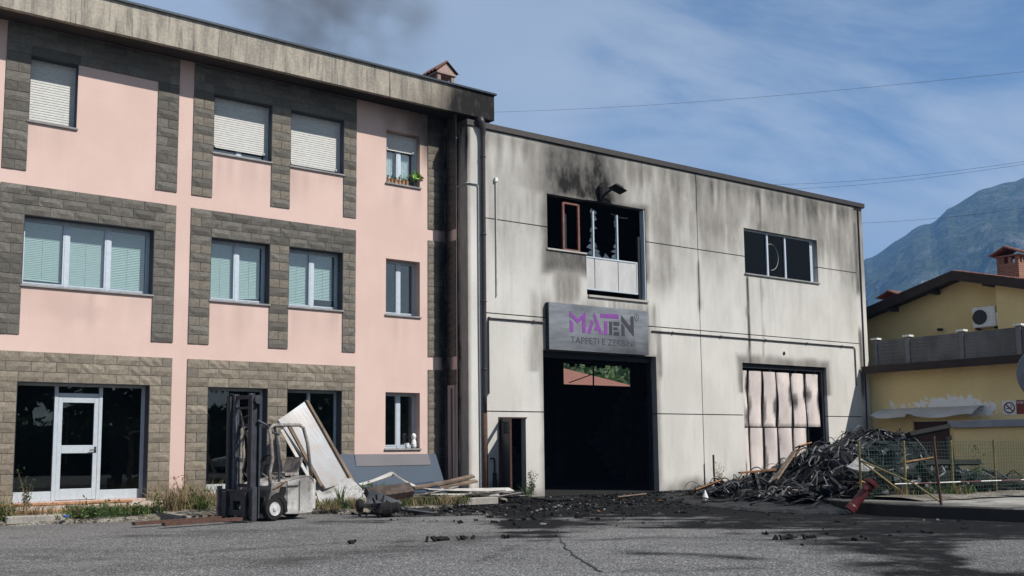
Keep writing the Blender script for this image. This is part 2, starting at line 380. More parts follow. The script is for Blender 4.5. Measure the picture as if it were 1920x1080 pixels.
def crack(p, wd, nm):
    r = np.random.default_rng(5); P = []
    for i in range(len(p)-1):
        for k in range(9):
            q_ = Vector(p[i]).lerp(Vector(p[i+1]), k/9); q_ += Vector((r.normal(), r.normal()))*.022; w_ = wd*r.uniform(.4, 1.2); P.append([(q_.x-w_, q_.y, .019), (q_.x+w_, q_.y, .019)])
    for row in P:
        for j in (0, 1): x_, y_, _ = row[j]; row[j] = (x_, y_, -.015+float((fbm(x_*.3, y_*.3, 3)-.5)*.03)+.004)
    return MB().grid(P).build(nm, plain('dark_crack_fill', (.02, .02, .02), .95), kind='structure')  # flat dark ribbon drawn as the crack line
crack([(10.45, 12.45), (9.2, 10.9), (8.0, 9.2), (7.1, 7.75)], .022, 'asphalt_crack')
# raised verge of broken paving along the pink facade
def verge_front(x): return float(np.interp(x, [-8, 3.9, 6, 7.5, 9, 10.1, 12, 13.4, 14.4, 14.9], [20.0, 19.75, 19.5, 19.15, 18.9, 18.45, 18.5, 18.75, 19.0, 19.6]))
def earth():
    t = NT('verge_earth'); a = t.noise(1.4, 6, .65); b = t.noise(9, 5, .6); v = t.voro(26)
    c = t.mix(t.rng(a, .4, .6), (.16, .135, .10), (.30, .275, .235)); c = t.mix(t.rng(b, .45, .7, 0, .8), c, (.07, .06, .045))
    c = t.mix(t.rng(v, .1, .4, .5, 0), c, (.33, .31, .28)); k = t.attr(); c = t.mix(k, c, (.02, .02, .02))
    return t.bsdf(c, .95, 0, t.bump(t.math('ADD', b, v), .9, .03), .2)
M['earth'] = earth()
mb = MB(); rows = []
for i in range(151):
    x = -8+i*(14.9+8)/150; y0 = verge_front(x)+.12*float(fbm(x*1.7, 3))-.06; row = [(x, y0-.02, -.06)]
    for j in range(15):
        v = j/14; y = y0+v*(D+.05-y0); z = .045+.10*min(1, v*1.6)+.06*(float(fbm(x*2.3, y*2.3))-.5)+.03*(float(fbm(x*7, y*7))-.5)
        row.append((x, y, z if j else .04))
    rows.append(row)
mb.grid(rows)
verge = mb.build('verge', M['earth'], kind='structure', attr=lambda V: ss(V[:, 0], 11.5, 14)*ss(-V[:, 1], -19.6, -18.8)*.85)

# mountain: one ridge rising to the right behind the village
def build_mountain():
    az = np.radians(np.linspace(36, 104, 230)); prof_a = np.radians([36, 46, 53, 57.17, 58.2, 59.7, 61.0, 62.9, 64.9, 70, 78, 90, 104])
    prof_h = [.07, .115, .15, .1717, .185, .198, .2088, .2285, .2345, .262, .235, .20, .15]
    R1 = 2300.; nv = 90; rows = []
    for i, a in enumerate(az):
        hr = np.interp(a, prof_a, prof_h)+.004*(mnoise.fractal(Vector((a*60, 3.3, 0)), 1, 2, 5)); row = []
        for j in range(nv+1):
            v = j/nv; r = 700+(R1-700)*v*1.0 if v <= 1 else R1
            base = v**1.35
            x, y = r*math.sin(a), r*math.cos(a)
            n = 0; amp = 1; fr = 1/260.
            for o in range(6):
                n += amp*(1-2*abs(mnoise.noise(Vector((x*fr+o*9, y*fr, o*3.)))*1.0)); amp *= .5; fr *= 2.05
            z = hr*R1*base*(1+.13*(n-.8)*math.sin(math.pi*v)**.7)
            row.append((x, y, max(z, -2)))
        xr, yr, zr = row[-1]
        for k in range(1, 6): row.append(((R1+k*90)*math.sin(a), (R1+k*90)*math.cos(a), zr-k*55))
        rows.append(row)
    t = NT('alpine_slope'); geo = t.N.new('ShaderNodeNewGeometry'); sp = t.N.new('ShaderNodeSeparateXYZ'); t.L.new(geo.outputs['Normal'], sp.inputs[0])
    wood = t.noise(.012, 6, .65); leaf = t.noise(.06, 5, .7); rock = t.noise(.02, 6, .7, t.mapv((1, 1, .35)))
    green = t.mix(t.rng(leaf, .35, .65), (.030, .045, .022), (.075, .09, .045))
    steep = t.rng(sp.outputs[2], .80, .58); rk = t.math('MULTIPLY', t.rng(rock, .50, .60), t.math('ADD', t.math('MULTIPLY', steep, .7), .3))
    c = t.mix(rk, green, (.20, .20, .19))
    m = t.bsdf(c, .95, 0, t.bump(t.math('ADD', leaf, rock), 1.0, 14), .1)
    return MB().grid(rows).build('mountain', m, kind='structure')
build_mountain()

# ================================================================= PINK BUILDING
pink = thing('pink_building', 'three-storey pink office building framed in grey split-face blocks under a stained concrete eave', 'building', (7.5, D, 0))
XS0, XS1 = -7.0, 14.33
CS = .1973
bay1 = [(3.91, 4.36), (6.89, 7.35)]; bay2 = [(7.67, 8.13), (9.50, 9.97), (11.35, 11.70)]
levels = [(.262, 2.63, 3.22), (3.545, 5.913, 6.505), (6.79, 9.158, 9.75)]    # column foot, lintel underside, top
wins = {  # x0, x1, z0 (top of sill), z1
    'g_door': (4.36, 6.89, .31, 2.63), 'g_a': (8.13, 9.50, .33, 2.63), 'g_b': (9.97, 11.35, .33, 2.63), 'g_s': (12.54, 13.52, 1.27, 2.63),
    'f_l': (4.36, 6.89, 4.53, 5.913), 'f_a': (8.13, 9.50, 4.53, 5.913), 'f_b': (9.97, 11.35, 4.53, 5.913), 'f_s': (12.54, 13.52, 4.53, 5.913),
    's_l': (4.36, 5.26, 7.82, 9.158), 's_a': (8.13, 9.50, 7.82, 9.158), 's_b': (9.97, 11.35, 7.82, 9.158), 's_s': (12.54, 13.52, 7.82, 9.158)}
def pink_soot(V):
    x, y, z = V[:, 0], V[:, 1], V[:, 2]; n = fbm(x*1.3, z*.8, 4)-.5
    top = ss(x+n*1.2, 11.8, 14.2)*ss(z+n*.6, 8.0, 9.6)*.95
    cor = ss(x+n*.12, 13.98, 14.25)*np.clip(.97-.25*ss(-z, -3.5, -1.5), 0, 1)
    eave = 0*z
    sills = 0*x
    for a, b, c, d in wins.values():
        if c > 1: sills = np.maximum(sills, .16*((x > a-.05) & (x < b+.05))*ss(c-z, .02, .1)*ss(z-c+1.0+1.2*n, 0, .9)*np.clip(.4+2.6*(fbm(x*7, z*.3, 3)-.5), 0, 1))
    grub = .10*ss(.9-z+n*.8, 0, .8)+.10*ss(1.2-((x-5.2)/1.0)**2-((z-4.1)/.25)**2+n*2, 0, 1.2)
    return np.maximum.reduce([top, cor, eave, grub, sills])
mb = MB(); wall_holes(mb, XS0, XS1, -.05, 9.80, list(wins.values()), D, D+.42, .14)
pwall = mb.build('wall', M['pink'], pink, attr=pink_soot)
# rooms behind the glass
mb = MB()
for z in (.22, 3.40, 6.66): mb.box(XS0+.1, XS1-.1, D+.425, 27.0, z-.12, z)
mb.box(XS0+.1, XS1-.1, D+.425, 27.2, 9.76, 9.85); mb.box(XS0, XS1, 27.0, 27.3, -.05, 9.79)
mb.box(XS0-.3, XS0, D+.01, 27.3, -.05, 9.79); mb.box(XS1-.12, XS1-.002, D+.425, 27.0, -.05, 9.79)
for x in (7.45, 11.9): mb.box(x, x+.12, D+.425, 27.0, .23, 9.7)
mb.build('interior_shell', M['interior'], pink)
# eave: soffit slab, fascia, flashing, roof
def eave_soot(V):
    x, y, z = V[:, 0], V[:, 1], V[:, 2]; n = fbm(x*.9, z*.5, 4)-.5
    return np.clip(ss(x+n*1.4+(10.1-z)*.9, 12.7, 14.7)*.97+.10*ss(x, 9, 13), 0, 1)
mb = MB(); wall_holes(mb, XS0, 15.35, 9.73, 10.45, [], D-.72, D-.60, .12); mb.box(15.23, 15.348, D-.598, 24.5, 9.732, 10.448)
mb.build('fascia', M['fascia'], pink, attr=eave_soot)
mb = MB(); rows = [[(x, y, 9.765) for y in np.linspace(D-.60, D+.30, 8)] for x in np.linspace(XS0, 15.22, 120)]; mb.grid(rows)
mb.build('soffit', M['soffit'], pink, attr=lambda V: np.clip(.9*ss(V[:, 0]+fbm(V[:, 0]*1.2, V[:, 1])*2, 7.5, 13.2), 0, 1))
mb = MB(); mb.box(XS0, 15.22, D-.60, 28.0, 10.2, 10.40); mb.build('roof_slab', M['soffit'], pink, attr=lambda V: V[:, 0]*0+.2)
mb = MB(); mb.prism([(D-.775, 10.452), (D-.775, 10.405), (D-.765, 10.405), (D-.765, 10.44), (D-.5, 10.45), (D-.5, 10.462)], XS0, 15.40, lambda u, v, w: (w, u, v))
mb.box(15.36, 15.40, D-.76, 24.5, 10.405, 10.455)
mb.build('roof_flashing', M['flash'], pink)

# split-face blocks
def block_mesh(name, w, seed, mt='brick'):
    r = random.Random(seed); h = CS-.010; nx, nz = (4, 2) if w > .3 else (2, 2); vs = []; fs = []; e = .012
    P = {}
    for i in range(nx+1):
        for j in range(nz+1):
            u, v = i/nx, j/nz; edge = i in (0, nx) or j in (0, nz)
            y = -.030+(r.uniform(-.003, .003) if edge else r.uniform(-.020, .004))
            P[i, j] = len(vs); vs.append((u*(w-.009)-(w-.009)/2, y if not edge else y+.006, v*h-h/2))
    for i in range(nx):
        for j in range(nz): fs.append((P[i, j], P[i+1, j], P[i+1, j+1], P[i, j+1]))
    ring = [(i, 0) for i in range(nx)]+[(nx, j) for j in range(nz)]+[(i, nz) for i in range(nx, 0, -1)]+[(0, j) for j in range(nz, 0, -1)]
    back = {}
    for q_ in ring: x, y, z = vs[P[q_]]; back[q_] = len(vs); vs.append((x, .004, z))
    for a, b in zip(ring, ring[1:]+ring[:1]): fs.append((P[b], P[a], back[a], back[b]))
    me = bpy.data.meshes.new(name); me.from_pydata(vs, [], fs); me.materials.append(M[mt]); return me, vs, fs
full_m = [block_mesh('brick', .46, 100+k) for k in range(7)]; half_m = [block_mesh('brick', .23, 200+k) for k in range(5)]
full_l = [block_mesh('brick', .46, 300+k, 'brick_low') for k in range(7)]; half_l = [block_mesh('brick', .23, 400+k, 'brick_low') for k in range(5)]
blocks = []          # (x0, x1, z0)
def course(x0, x1, z, phase):
    L = .46; x = x0; first = True
    while x < x1-.01:
        w = L/2 if (first and phase) else L; first = False
        if x1-(x+w) < .13: w = x1-x
        if w > .62: w = w/2
        w = min(w, x1-x); blocks.append((x, x+w, z)); x += w
for li, (zf, zl, zt) in enumerate(levels):
    for k in range(12):
        z = zf+k*CS
        for c in bay1+bay2:
            if k % 2 == (0 if c[0] in (3.91, 7.67) else 1) and c[1]-c[0] > .3:
                blocks.append((c[0], (c[0]+c[1])/2, z)); blocks.append(((c[0]+c[1])/2, c[1], z))
            else: blocks.append((c[0], c[1], z))
    for k in range(3):
        z = zl+k*CS
        course(3.91, 7.35, z, k % 2); course(7.67, 11.70, z, k % 2)
# mortar beds
mb = MB()
for li, (zf, zl, zt) in enumerate(levels):
    for c in bay1+bay2: mb.box(c[0]+.006, c[1]-.006, D-.014, D+.001, zf+.004, zl)
    for a, b in ((3.91, 7.35), (7.67, 11.70)): mb.box(a+.006, b-.006, D-.0145, D+.001, zl+.001, zt-.012)
surround = mb.build('brick_surround', M['mortar'], pink, attr=lambda V: V[:, 2]*0)
def seen(b):
    x = (b[0]+b[1])/2; d2 = x*x+D*D; return (b[1]-b[0])*D/d2
blocks.sort(key=seen, reverse=True); NB = 310
inv = world_of(surround).inverted()
rest = MB()
for k, (a, b, z) in enumerate(blocks):
    w = b-a; me, vs, fs = random.choice((full_l if z < 3.3 else full_m) if w > .3 else (half_l if z < 3.3 else half_m)); sx = (w-.009)/((.46 if w > .3 else .23)-.009)
    if k < NB:
        o = bpy.data.objects.new('brick', me); COL.objects.link(o); o.parent = surround; o.matrix_parent_inverse = inv
        o.location = ((a+b)/2, D, z+CS/2); o.scale = (sx*random.choice((1, -1)), 1+random.uniform(-.12, .12), 1)
    else: rest.add([((a+b)/2+v[0]*sx, D+v[1], z+CS/2+v[2]) for v in vs], fs)
# corner strip and its return, darkened by the fire
for (zf, zt) in ((.262, 3.22), (3.545, 6.505), (6.79, 9.75)):
    for k in range(15):
        z = zf+k*CS
        for (a, b) in (((13.75, 13.98), (13.98, 14.25)) if k % 2 else ((13.75, 14.25),)):
            me, vs, fs = random.choice(full_m if b-a > .3 else half_m); sx = (b-a-.009)/((.46 if b-a > .3 else .23)-.009)
            rest.add([((a+b)/2+v[0]*sx, D+v[1], z+CS/2+v[2]) for v in vs], fs)
        if z > 2.8:
            me, vs, fs = random.choice(full_m); sx = .40/.46
            rest.add([(14.332+v[1]-.004, 21.10-v[0]*sx, z+CS/2+v[2]) for v in vs], fs)
rest.build('brick_cladding', M['brick_soot'], pink, kind='stuff', attr=lambda V: np.maximum(ss(V[:, 0]+.16*fbm(V[:, 2]*2, V[:, 0]*9), 14.0, 14.22)*.93*(V[:, 1] > 21.25), np.maximum(.35*(V[:, 1] <= 21.25)+.6*ss(V[:, 1], 21.0, 21.3)*(V[:, 0] > 14.26), .88*ss(V[:, 2]+V[:, 0]*.3, 12.6, 13.7)*(V[:, 0] > 13.5))))
# side return between the pink facade and the hall
def ret_soot(V):
    y, z = V[:, 1], V[:, 2]; return np.clip(.9*ss(y+.1*fbm(z*2, y*9), 21.05, 21.3)+.4*ss(z, 7, 9.6), 0, 1)
mb = MB(); mb.grid([[(14.33, y, z) for z in np.linspace(-.05, 9.79, 60)] for y in np.linspace(20.87, D, 8)]); mb.build('return_wall', M['pink'], pink, attr=ret_soot)
mb = MB(); mb.box(14.26, 14.332, 21.08, 21.20, .1, 2.75); mb.box(14.26, 14.332, 20.915, 20.985, .1, 2.75); mb.box(14.26, 14.332, 20.915, 21.20, 2.751, 2.83)
mb.build('side_door_frame', M['pink'], pink, attr=lambda V: V[:, 0]*0+.25)
mb = MB(); mb.box(14.30, 14.328, 20.985, 21.08, .1, 2.75); mb.build('side_door', M['blackmetal'], pink)

# windows
def slat_sheet(mb, x0, x1, z0, z1, y, pitch, depth):
    n = max(2, int(round((z1-z0)/pitch))); P = []
    for i in range(n):
        for u, d in ((0, .35), (.2, 0), (.75, 0), (.93, .8)): P.append([(x, y+depth*d, z1-(i+u)*(z1-z0)/n) for x in (x0, x1)])
    P.append([(x, y+depth, z0) for x in (x0, x1)])
    return mb.grid(P)
def blind(x0, x1, z0, z1, y, parent, lift=0, slant=0, pitch=.036):
    mb = MB(); n = int((z1-z0-lift)/pitch)
    for i in range(n+1):
        z = z1-i*pitch; sl_ = slant*max(0, (i-n*.6)/(n*.4)); t = .021
        mb.quad((x0, y+.012, z), (x1, y+.012, z+sl_), (x1, y, z-t*1.6+sl_), (x0, y, z-t*1.6))
    z = z1-(n+1)*pitch; mb.bar((x0, y+.005, z), (x1, y+.005, z+slant), .02, .022)
    for q_ in (.5,): xx = x0+(x1-x0)*q_; mb.box(xx-.004, xx+.004, y-.004, y-.001, z0+lift, z1)
    return mb.build('blind', M['blind'], parent)
def reveal(x0, x1, z0, z1, parent):
    mb = MB(); mb.box(x0+.0005, x0+.006, D-.02, D+.238, z0+.001, z1-.006); mb.box(x1-.006, x1-.0005, D-.02, D+.238, z0+.001, z1-.006); mb.box(x0+.0005, x1-.0005, D-.02, D+.238, z1-.0055, z1-.0005); mb.build('reveal_lining', M['reveal'], parent)
def window(key, n, kind, opt=None):
    x0, x1, z0, z1 = wins[key]; y = D+.24; fwid = .045
    mb = MB(); mb.box(x0+.002, x0+fwid, y, y+.06, z0+.002, z1-.002); mb.box(x1-fwid, x1-.002, y, y+.06, z0+.002, z1-.002)
    mb.box(x0+fwid, x1-fwid, y, y+.06, z1-fwid, z1-.002); mb.box(x0+fwid, x1-fwid, y, y+.06, z0+.002, z0+fwid*1.3)
    W = (x1-x0-2*fwid)/n
    w = None; cells = []
    for k in range(n):
        a, b = x0+fwid+k*W, x0+fwid+(k+1)*W
        if k: mb.box(a-.035, a+.035, y-.012, y+.058, z0+.01, z1-.01)
        sa = a+(.036 if k else .001); sb = b-(.036 if k < n-1 else .001)
        # sash
        f2 = .03; zz0, zz1 = z0+fwid*1.3+.001, z1-fwid-.001
        mb.box(sa, sa+f2, y-.006, y+.05, zz0, zz1); mb.box(sb-f2, sb, y-.006, y+.05, zz0, zz1)
        mb.box(sa+f2, sb-f2, y-.006, y+.05, zz0, zz0+f2); mb.box(sa+f2, sb-f2, y-.006, y+.05, zz1-f2, zz1); cells.append((sa+f2, sb-f2, zz0+f2, zz1-f2))
    w = mb.build('window', M['alu'], pink)
    for i, (a, b, c, d) in enumerate(cells):
        mb = MB(); mb.box(a-.004, b+.004, y+.02, y+.026, c-.004, d+.004); mb.build('pane', M['glass'], w)
        if kind == 'blind':
            lf, sl_ = opt[i]; blind(a+.005, b-.005, c, d, y+.085, w, lf, sl_)
        if kind == 'curtain':
            mb = MB(); R = []
            for q_ in range(41): u = q_/40; R.append([(a+(b-a)*(u*.86+.0)+.004*math.sin(z*3), y+.11+.018*math.sin(u*38+z*.4), z) for z in np.linspace(c, d, 8)])
            mb.grid(R); mb.build('curtain', M['curtain'], w, smooth=True)
    if kind in ('shutter', 'curtain'):
        zb = z0+opt if kind == 'shutter' else z1-opt
        mb = MB(); slat_sheet(mb, x0+.03, x1-.03, zb, z1-.01, y-.055, .052, .013); mb.bar((x0+.03, y-.045, zb-.012), (x1-.03, y-.045, zb-.012), .022, .03)
        for xx in (x0+.10, x1-.12): mb.box(xx, xx+.025, y-.085, y-.058, zb-.02, zb+.03)
        mb.build('roller_shutter', M['shutter'], w)
        mb = MB()
        for xx in (x0+.002, x1-.028): mb.box(xx, xx+.026, y-.075, y-.013, z0+.002, z1-.002)
        mb.build('shutter_guide', M['alu'], w)
    if key[2] != 's': reveal(x0, x1, z0, z1, w)
    mb = MB(); mb.box(x0-.03, x1+.03, D-.045, D+.239, z0-.04, z0); mb.build('sill', M['sill'], w, bevel=.004)
    return w
window('f_l', 3, 'blind', [(.10, -.01), (.02, 0), (.02, -.01)]); window('f_a', 2, 'blind', [(.02, 0), (.06, .05)]); window('f_b', 2, 'blind', [(.06, -.01), (.20, 0)])
window('f_s', 2, 'none'); window('g_s', 2, 'none')
window('s_l', 1, 'shutter', .015); window('s_a', 2, 'shutter', .20); window('s_b', 2, 'shutter', .12); window('s_s', 2, 'curtain', .42)
for o in [c for c in pink.children if c.name.startswith('window')]: pass

# ground-floor shopfronts
def shopfront():
    x0, x1, z0, z1 = wins['g_door']; y = D+.24; fr = MB(); A = M['alu_door']
    fr.box(x0+.002, x0+.05, y, y+.07, z0, z1-.002); fr.box(x1-.075, x1-.002, y, y+.07, z0, z1-.002); fr.box(x0+.05, x1-.075, y, y+.07, z1-.055, z1-.002)
    ml, mr = 5.14, 5.99
    for m_ in (ml, mr): fr.box(m_-.035, m_+.035, y-.02, y+.07, z0, z1-.056)
    fr.box(x0+.05, ml-.036, y-.01, y+.06, z0, z0+.19); fr.box(mr+.036, x1-.075, y-.01, y+.06, z0, z0+.19)
    fr.box(ml+.036, mr-.036, y-.005, y+.06, 2.36, 2.44)
    f = fr.build('shop_window', A, pink, bevel=.004)
    for a, b, c, d in ((x0+.05, ml-.035, z0+.19, z1-.055), (mr+.035, x1-.075, z0+.19, z1-.055), (ml+.035, mr-.035, 2.44, z1-.055)):
        mb = MB(); mb.box(a, b, y+.028, y+.036, c, d); mb.build('pane', M['glass_dark'], f)
    reveal(x0, x1, z0, z1, f)
    a, b = ml+.038, mr-.038; y2 = y-.012
    mb = MB(); mb.box(a, a+.085, y2, y2+.055, z0+.01, 2.355); mb.box(b-.085, b, y2, y2+.055, z0+.01, 2.355)
    mb.box(a+.085, b-.085, y2, y2+.055, 2.25, 2.355); mb.box(a+.085, b-.085, y2, y2+.055, 1.24, 1.40); mb.box(a+.085, b-.085, y2, y2+.055, z0+.01, z0+.23)
    dr = mb.build('door', A, pink, bevel=.004)
    for c, d in ((z0+.23, 1.24), (1.40, 2.25)):
        mb = MB(); mb.box(a+.084, b-.084, y2+.022, y2+.03, c, d); mb.build('pane', M['glass_dark'], dr)
    mb = MB(); mb.tube([(b-.04, y2-.001, 1.31), (b-.04, y2-.05, 1.31), (b-.16, y2-.05, 1.30)], .012, 8); mb.box(b-.06, b-.02, y2-.008, y2-.0005, 1.25, 1.37)
    mb.build('door_handle', M['blackmetal'], dr)
    mb = MB(); mb.box(5.62, 5.67, y+1.6, y+1.62, 1.0, 2.1); mb.box(5.75, 5.78, y+1.6, y+1.62, 1.0, 2.1); mb.build('inner_door_bars', M['alu_door'], pink)
    for k in ('g_a', 'g_b'):
        x0, x1, z0, z1 = wins[k]; mb = MB(); y = D+.24
        mb.box(x0+.002, x0+.045, y, y+.07, z0, z1-.002); mb.box(x1-.06, x1-.002, y, y+.07, z0, z1-.002); mb.box(x0+.045, x1-.06, y, y+.07, z1-.06, z1-.002)
        mb.box(x0+.045, x1-.06, y-.01, y+.06, z0, z0+.21)
        xm = x0+.66 if k == 'g_b' else None; spans = [(x0+.045, x1-.06)]
        if xm: mb.box(xm-.035, xm+.035, y-.01, y+.068, z0+.211, z1-.061); spans = [(x0+.045, xm-.035), (xm+.035, x1-.06)]
        f = mb.build('shop_window', A, pink, bevel=.004)
        for a, b in spans: m2 = MB(); m2.box(a, b, y+.028, y+.036, z0+.21, z1-.06); m2.build('pane', M['glass_dark'], f)
        reveal(x0, x1, z0, z1, f)
        if xm: m2 = MB(); m2.box(x1-.20, x1-.14, y+.5, y+.54, .35, 1.35); m2.build('inner_post', M['alu_door'], f)
        m2 = MB(); m2.box(x0-.02, x1+.02, D-.05, D+.235, z0-.055, z0-.005); m2.build('sill', M['terracotta'], f)
shopfront()
# steps to the door
mb = MB(); mb.box(3.6, 7.05, 20.93, D-.035, .05, .262); st1 = mb.build('step', M['steptile'], pink, bevel=.006)
mb = MB(); mb.box(3.3, 7.0, 20.42, 20.925, .03, .15); st2 = mb.build('step', M['steptile'], pink, bevel=.006)
for k in range(7):
    a = 3.62+k*.48
    if k < 6: mb = MB(); mb.box(a, a+.47, 20.915, 21.20, .264, .30); mb.build('tread_tile', M['terracotta'], st1, bevel=.004)
    mb = MB(); mb.box(a-.25, a+.22, 20.405, 20.80, .152, .185); mb.build('tread_tile', M['terracotta'], st2, bevel=.004)
# chimney on the roof
def pink_chimney():
    x0, x1, y0, y1 = 14.44, 14.98, 21.9, 22.75; mb = MB()
    for a in (x0, x1-.10):
        for b in (y0, y1-.10): mb.box(a, a+.10, b, b+.10, 10.40, 11.22)
    mb.box(x0+.02, x1-.02, y0+.03, y1-.03, 10.40, 10.95)
    c = mb.build('chimney', M['pink'], pink, attr=lambda V: V[:, 0]*0+.45)
    mb = MB(); mb.box(x0-.04, x1+.04, y0-.04, y1+.04, 11.221, 11.27); mb.prism([(x0-.03, 11.271), (x1+.03, 11.271), ((x0+x1)/2, 11.54)], y0-.03, y1+.03, lambda u, v, w: (u, w, v))
    mb.build('chimney_cap', M['pink'], c, attr=lambda V: .2+.3*fbm(V[:, 0]*9, V[:, 2]*9))
    xm = (x0+x1)/2
    for sgn in (-1, 1):
        for k in range(6):
            y = y0-.08+k*.17; p = []
            for q_ in range(5):
                an = math.pi*q_/4; p.append((y+.085-.085*math.cos(an), .045*math.sin(an)))
            P = [[(xm+sgn*u*.37, yy, 11.575-u*.30+h) for yy, h in p] for u in (0, 1)]
            P2 = [[(a, b, cc-.018) for a, b, cc in row] for row in P]
            mb = MB(); mb.grid(P); mb.grid(P2); mb.grid([P[1], P2[1]]); mb.build('tile', M['tile'], c, smooth=False)
pink_chimney()

# ================================================================= BURNT CONCRETE HALL
hallT = thing('concrete_hall', 'burnt-out two-storey hall of pale precast concrete panels with soot above its broken window', 'building', hall(8, 0, 0))
H_HOLES = [(2.53, 3.86, 6.50, 7.97), (3.86, 6.07, 5.36, 7.99), (10.22, 13.78, 6.54, 7.96), (2.33, 6.36, -1, 3.78), (9.95, 13.98, -1, 3.76), (.93, 1.75, -1, 2.0)]
def hall_soot(V):
    s, z = V[:, 0], V[:, 2]; n = fbm(s*.9+3, z*.6, 5)-.5; f = fbm(s*5, z*.55+7, 4)-.5; ff = fbm(s*12, z*.4, 3)-.5
    up_ = ss(z, 7.7, 8.1)
    plume = up_*(.92*np.exp(-((s-3.75)/1.9)**2)+.38*np.exp(-((s-3.3)/.7)**2-((z-8.6)/.8)**2)+.25*np.exp(-((s-4.5)/.5)**2)*ss(9.0-z, 0, .9))*np.clip(1.08-.16*(z-8), .6, 1)*np.clip(.95+1.0*n+.45*f, .3, 1.5)
    edge = .75*ss(.35-np.maximum(np.abs(s-4.3)-1.78, np.abs(z-7.0)-1.0)+n*.3, 0, .4)*(z > 5.2)
    low = .62*ss(.8-np.abs((s-3.15)/.85)+n*.4, 0, .5)*ss(z, 4.7, 5.3)*ss(6.75-z, 0, .5)*(1+1.5*f)
    right = .42*ss(1.1-np.abs((s-6.7)/1.0)+n, 0, 1)*ss(z, 5.0, 6.2)*(1+f)
    sg = .30*ss(.75-np.maximum(np.abs(s-4.2)-1.9, np.abs(z-4.2)-.7)+n*.6, 0, .7)*(1+2.2*ff)*(z > 3.2)
    w_top = .55*ss(z+n*1.6, 7.2, 9.3)*ss(f+ff*.5, -.12, .28)
    def drip(s0, z0, z1, w, a): return a*ss(w-np.abs(s-s0+.02*np.sin(z*5)), 0, w*.7)*ss(z-z0, 0, .35)*ss(z1-z, -.05, .15)*(1+1.2*ff)
    dr = np.maximum.reduce([drip(11.0, 7.7, 9.4, .13, .75), drip(10.62, 8.6, 9.4, .22, .45), drip(10.29, 2.3, 6.5, .07, .85), drip(10.95, 3.7, 6.5, .09, .38), drip(7.75, 8.3, 9.2, .3, .35), drip(8.9, 8.1, 9.1, .25, .3), drip(2.2, 3.2, 4.7, .12, .35), drip(6.5, 3.0, 4.6, .15, .4), drip(6.75, 8.0, 9.3, .3, .3)])
    jn = .55*ss(.16-np.abs(s-8.18)+n*.15, 0, .16)*ss(.5+np.sin(z*2.2+1), 0, .9)*(z > 4.4)
    pil = .75*ss(.20-np.abs(s-15.93)+n*.12, 0, .14)*ss(.8+np.sin(z*1.7+1.1)+n, 0, .8)*(z > 2)
    fd = .5*ss(.35-np.maximum(np.abs(s-11.96)-2.03, np.abs(z-1.9)-1.88)+n*.3, 0, .3)*(z > 2.8)*(1+f)
    gt = .38*ss(.22-np.maximum(np.abs(s-4.35)-2.03, np.abs(z-1.9)-1.9)+n*.22, 0, .22)
    foot = .5*ss(.55-z+n*.9, 0, .6)*(1+f)
    weather = .03+.24*ss(z+n*2.5, 4.2, 8.4)*(1+1.5*f+.6*ff)+.22*ss(z+.9*f+.5*ff, 8.55, 9.25)*ss(9.34-z, 0, .1)+.16*ss(s, 6.0, 8.5)*ss(z+n*2, 6.4, 8.2)*(1+f)
    return np.maximum.reduce([plume, edge, low, right, sg, w_top, dr, jn, pil, fd, gt, foot, weather])
zs_ = [0.0, 2.17, 4.635, 7.06, 9.37]; ss_ = [.50, 8.18, 15.85]; g = .014
for i in range(2):
    for j in range(4):
        x0, x1 = ss_[i]+g, ss_[i+1]-g; z0, z1 = (zs_[j]+g if j else -.1), zs_[j+1]-g
        hs = [h for h in H_HOLES if h[0] < x1 and h[1] > x0 and h[2] < z1 and h[3] > z0]
        cuts = [(x0, x1)] if j else ([(x0, 2.33), (6.36, x1)] if i == 0 else [(x0, 9.95), (13.98, x1)])
        for xa, xb in cuts:
            mb = MB(hall); wall_holes(mb, xa, xb, z0, z1, [h for h in hs if h[0] > xa-.01 and h[1] < xb+.01] if not j else hs, 0, .20, .09); mb.build('concrete_panel', M['concrete'], hallT, attr=hall_soot)
mb = MB(hall); wall_holes(mb, .52, 15.83, -.1, 9.35, [(a-.03, b+.03, c-.03, d+.03) for a, b, c, d in H_HOLES], .03, .18); mb.build('joint_backing', M['joint'], hallT)
# corner pillars
def pil_dark(V):
    s, t, z = V[:, 0], V[:, 1], V[:, 2]; n = fbm(z*.8, t*6+s*3, 4)-.5
    side = (s < .01)*np.clip(.45+.5*ss(z+n*2, 8.0, 9.5)+.55*ss(t+n*.25, .28, .46), 0, .96)  # flank: even dark base over its height, plus soot towards top and inner edge
    return np.maximum(side, (s > .01)*.15*ss(z+n*3, 5, 9.2)+.45*ss(.5-z+n, 0, .7))
mb = MB(hall); wall_holes(mb, 0, .488, -.1, 9.37, [], -.015, .46, .12); mb.build('corner_pillar', M['concrete'], hallT, attr=pil_dark)
def side_grid(s, t0, t1, z0, z1, n1, n2): return [[(s, t, z) for z in np.linspace(z0, z1, n2)] for t in np.linspace(t0, t1, n1)]
mb = MB(hall); mb.grid(side_grid(-.004, -.015, .46, -.1, 9.37, 8, 70)); mb.build('pillar_flank', M['concrete'], hallT, attr=pil_dark)
mb = MB(hall); wall_holes(mb, 15.872, 16.36, -.1, 9.37, [], .05, .50, .1); mb.build('corner_pillar', M['concrete'], hallT, attr=hall_soot)
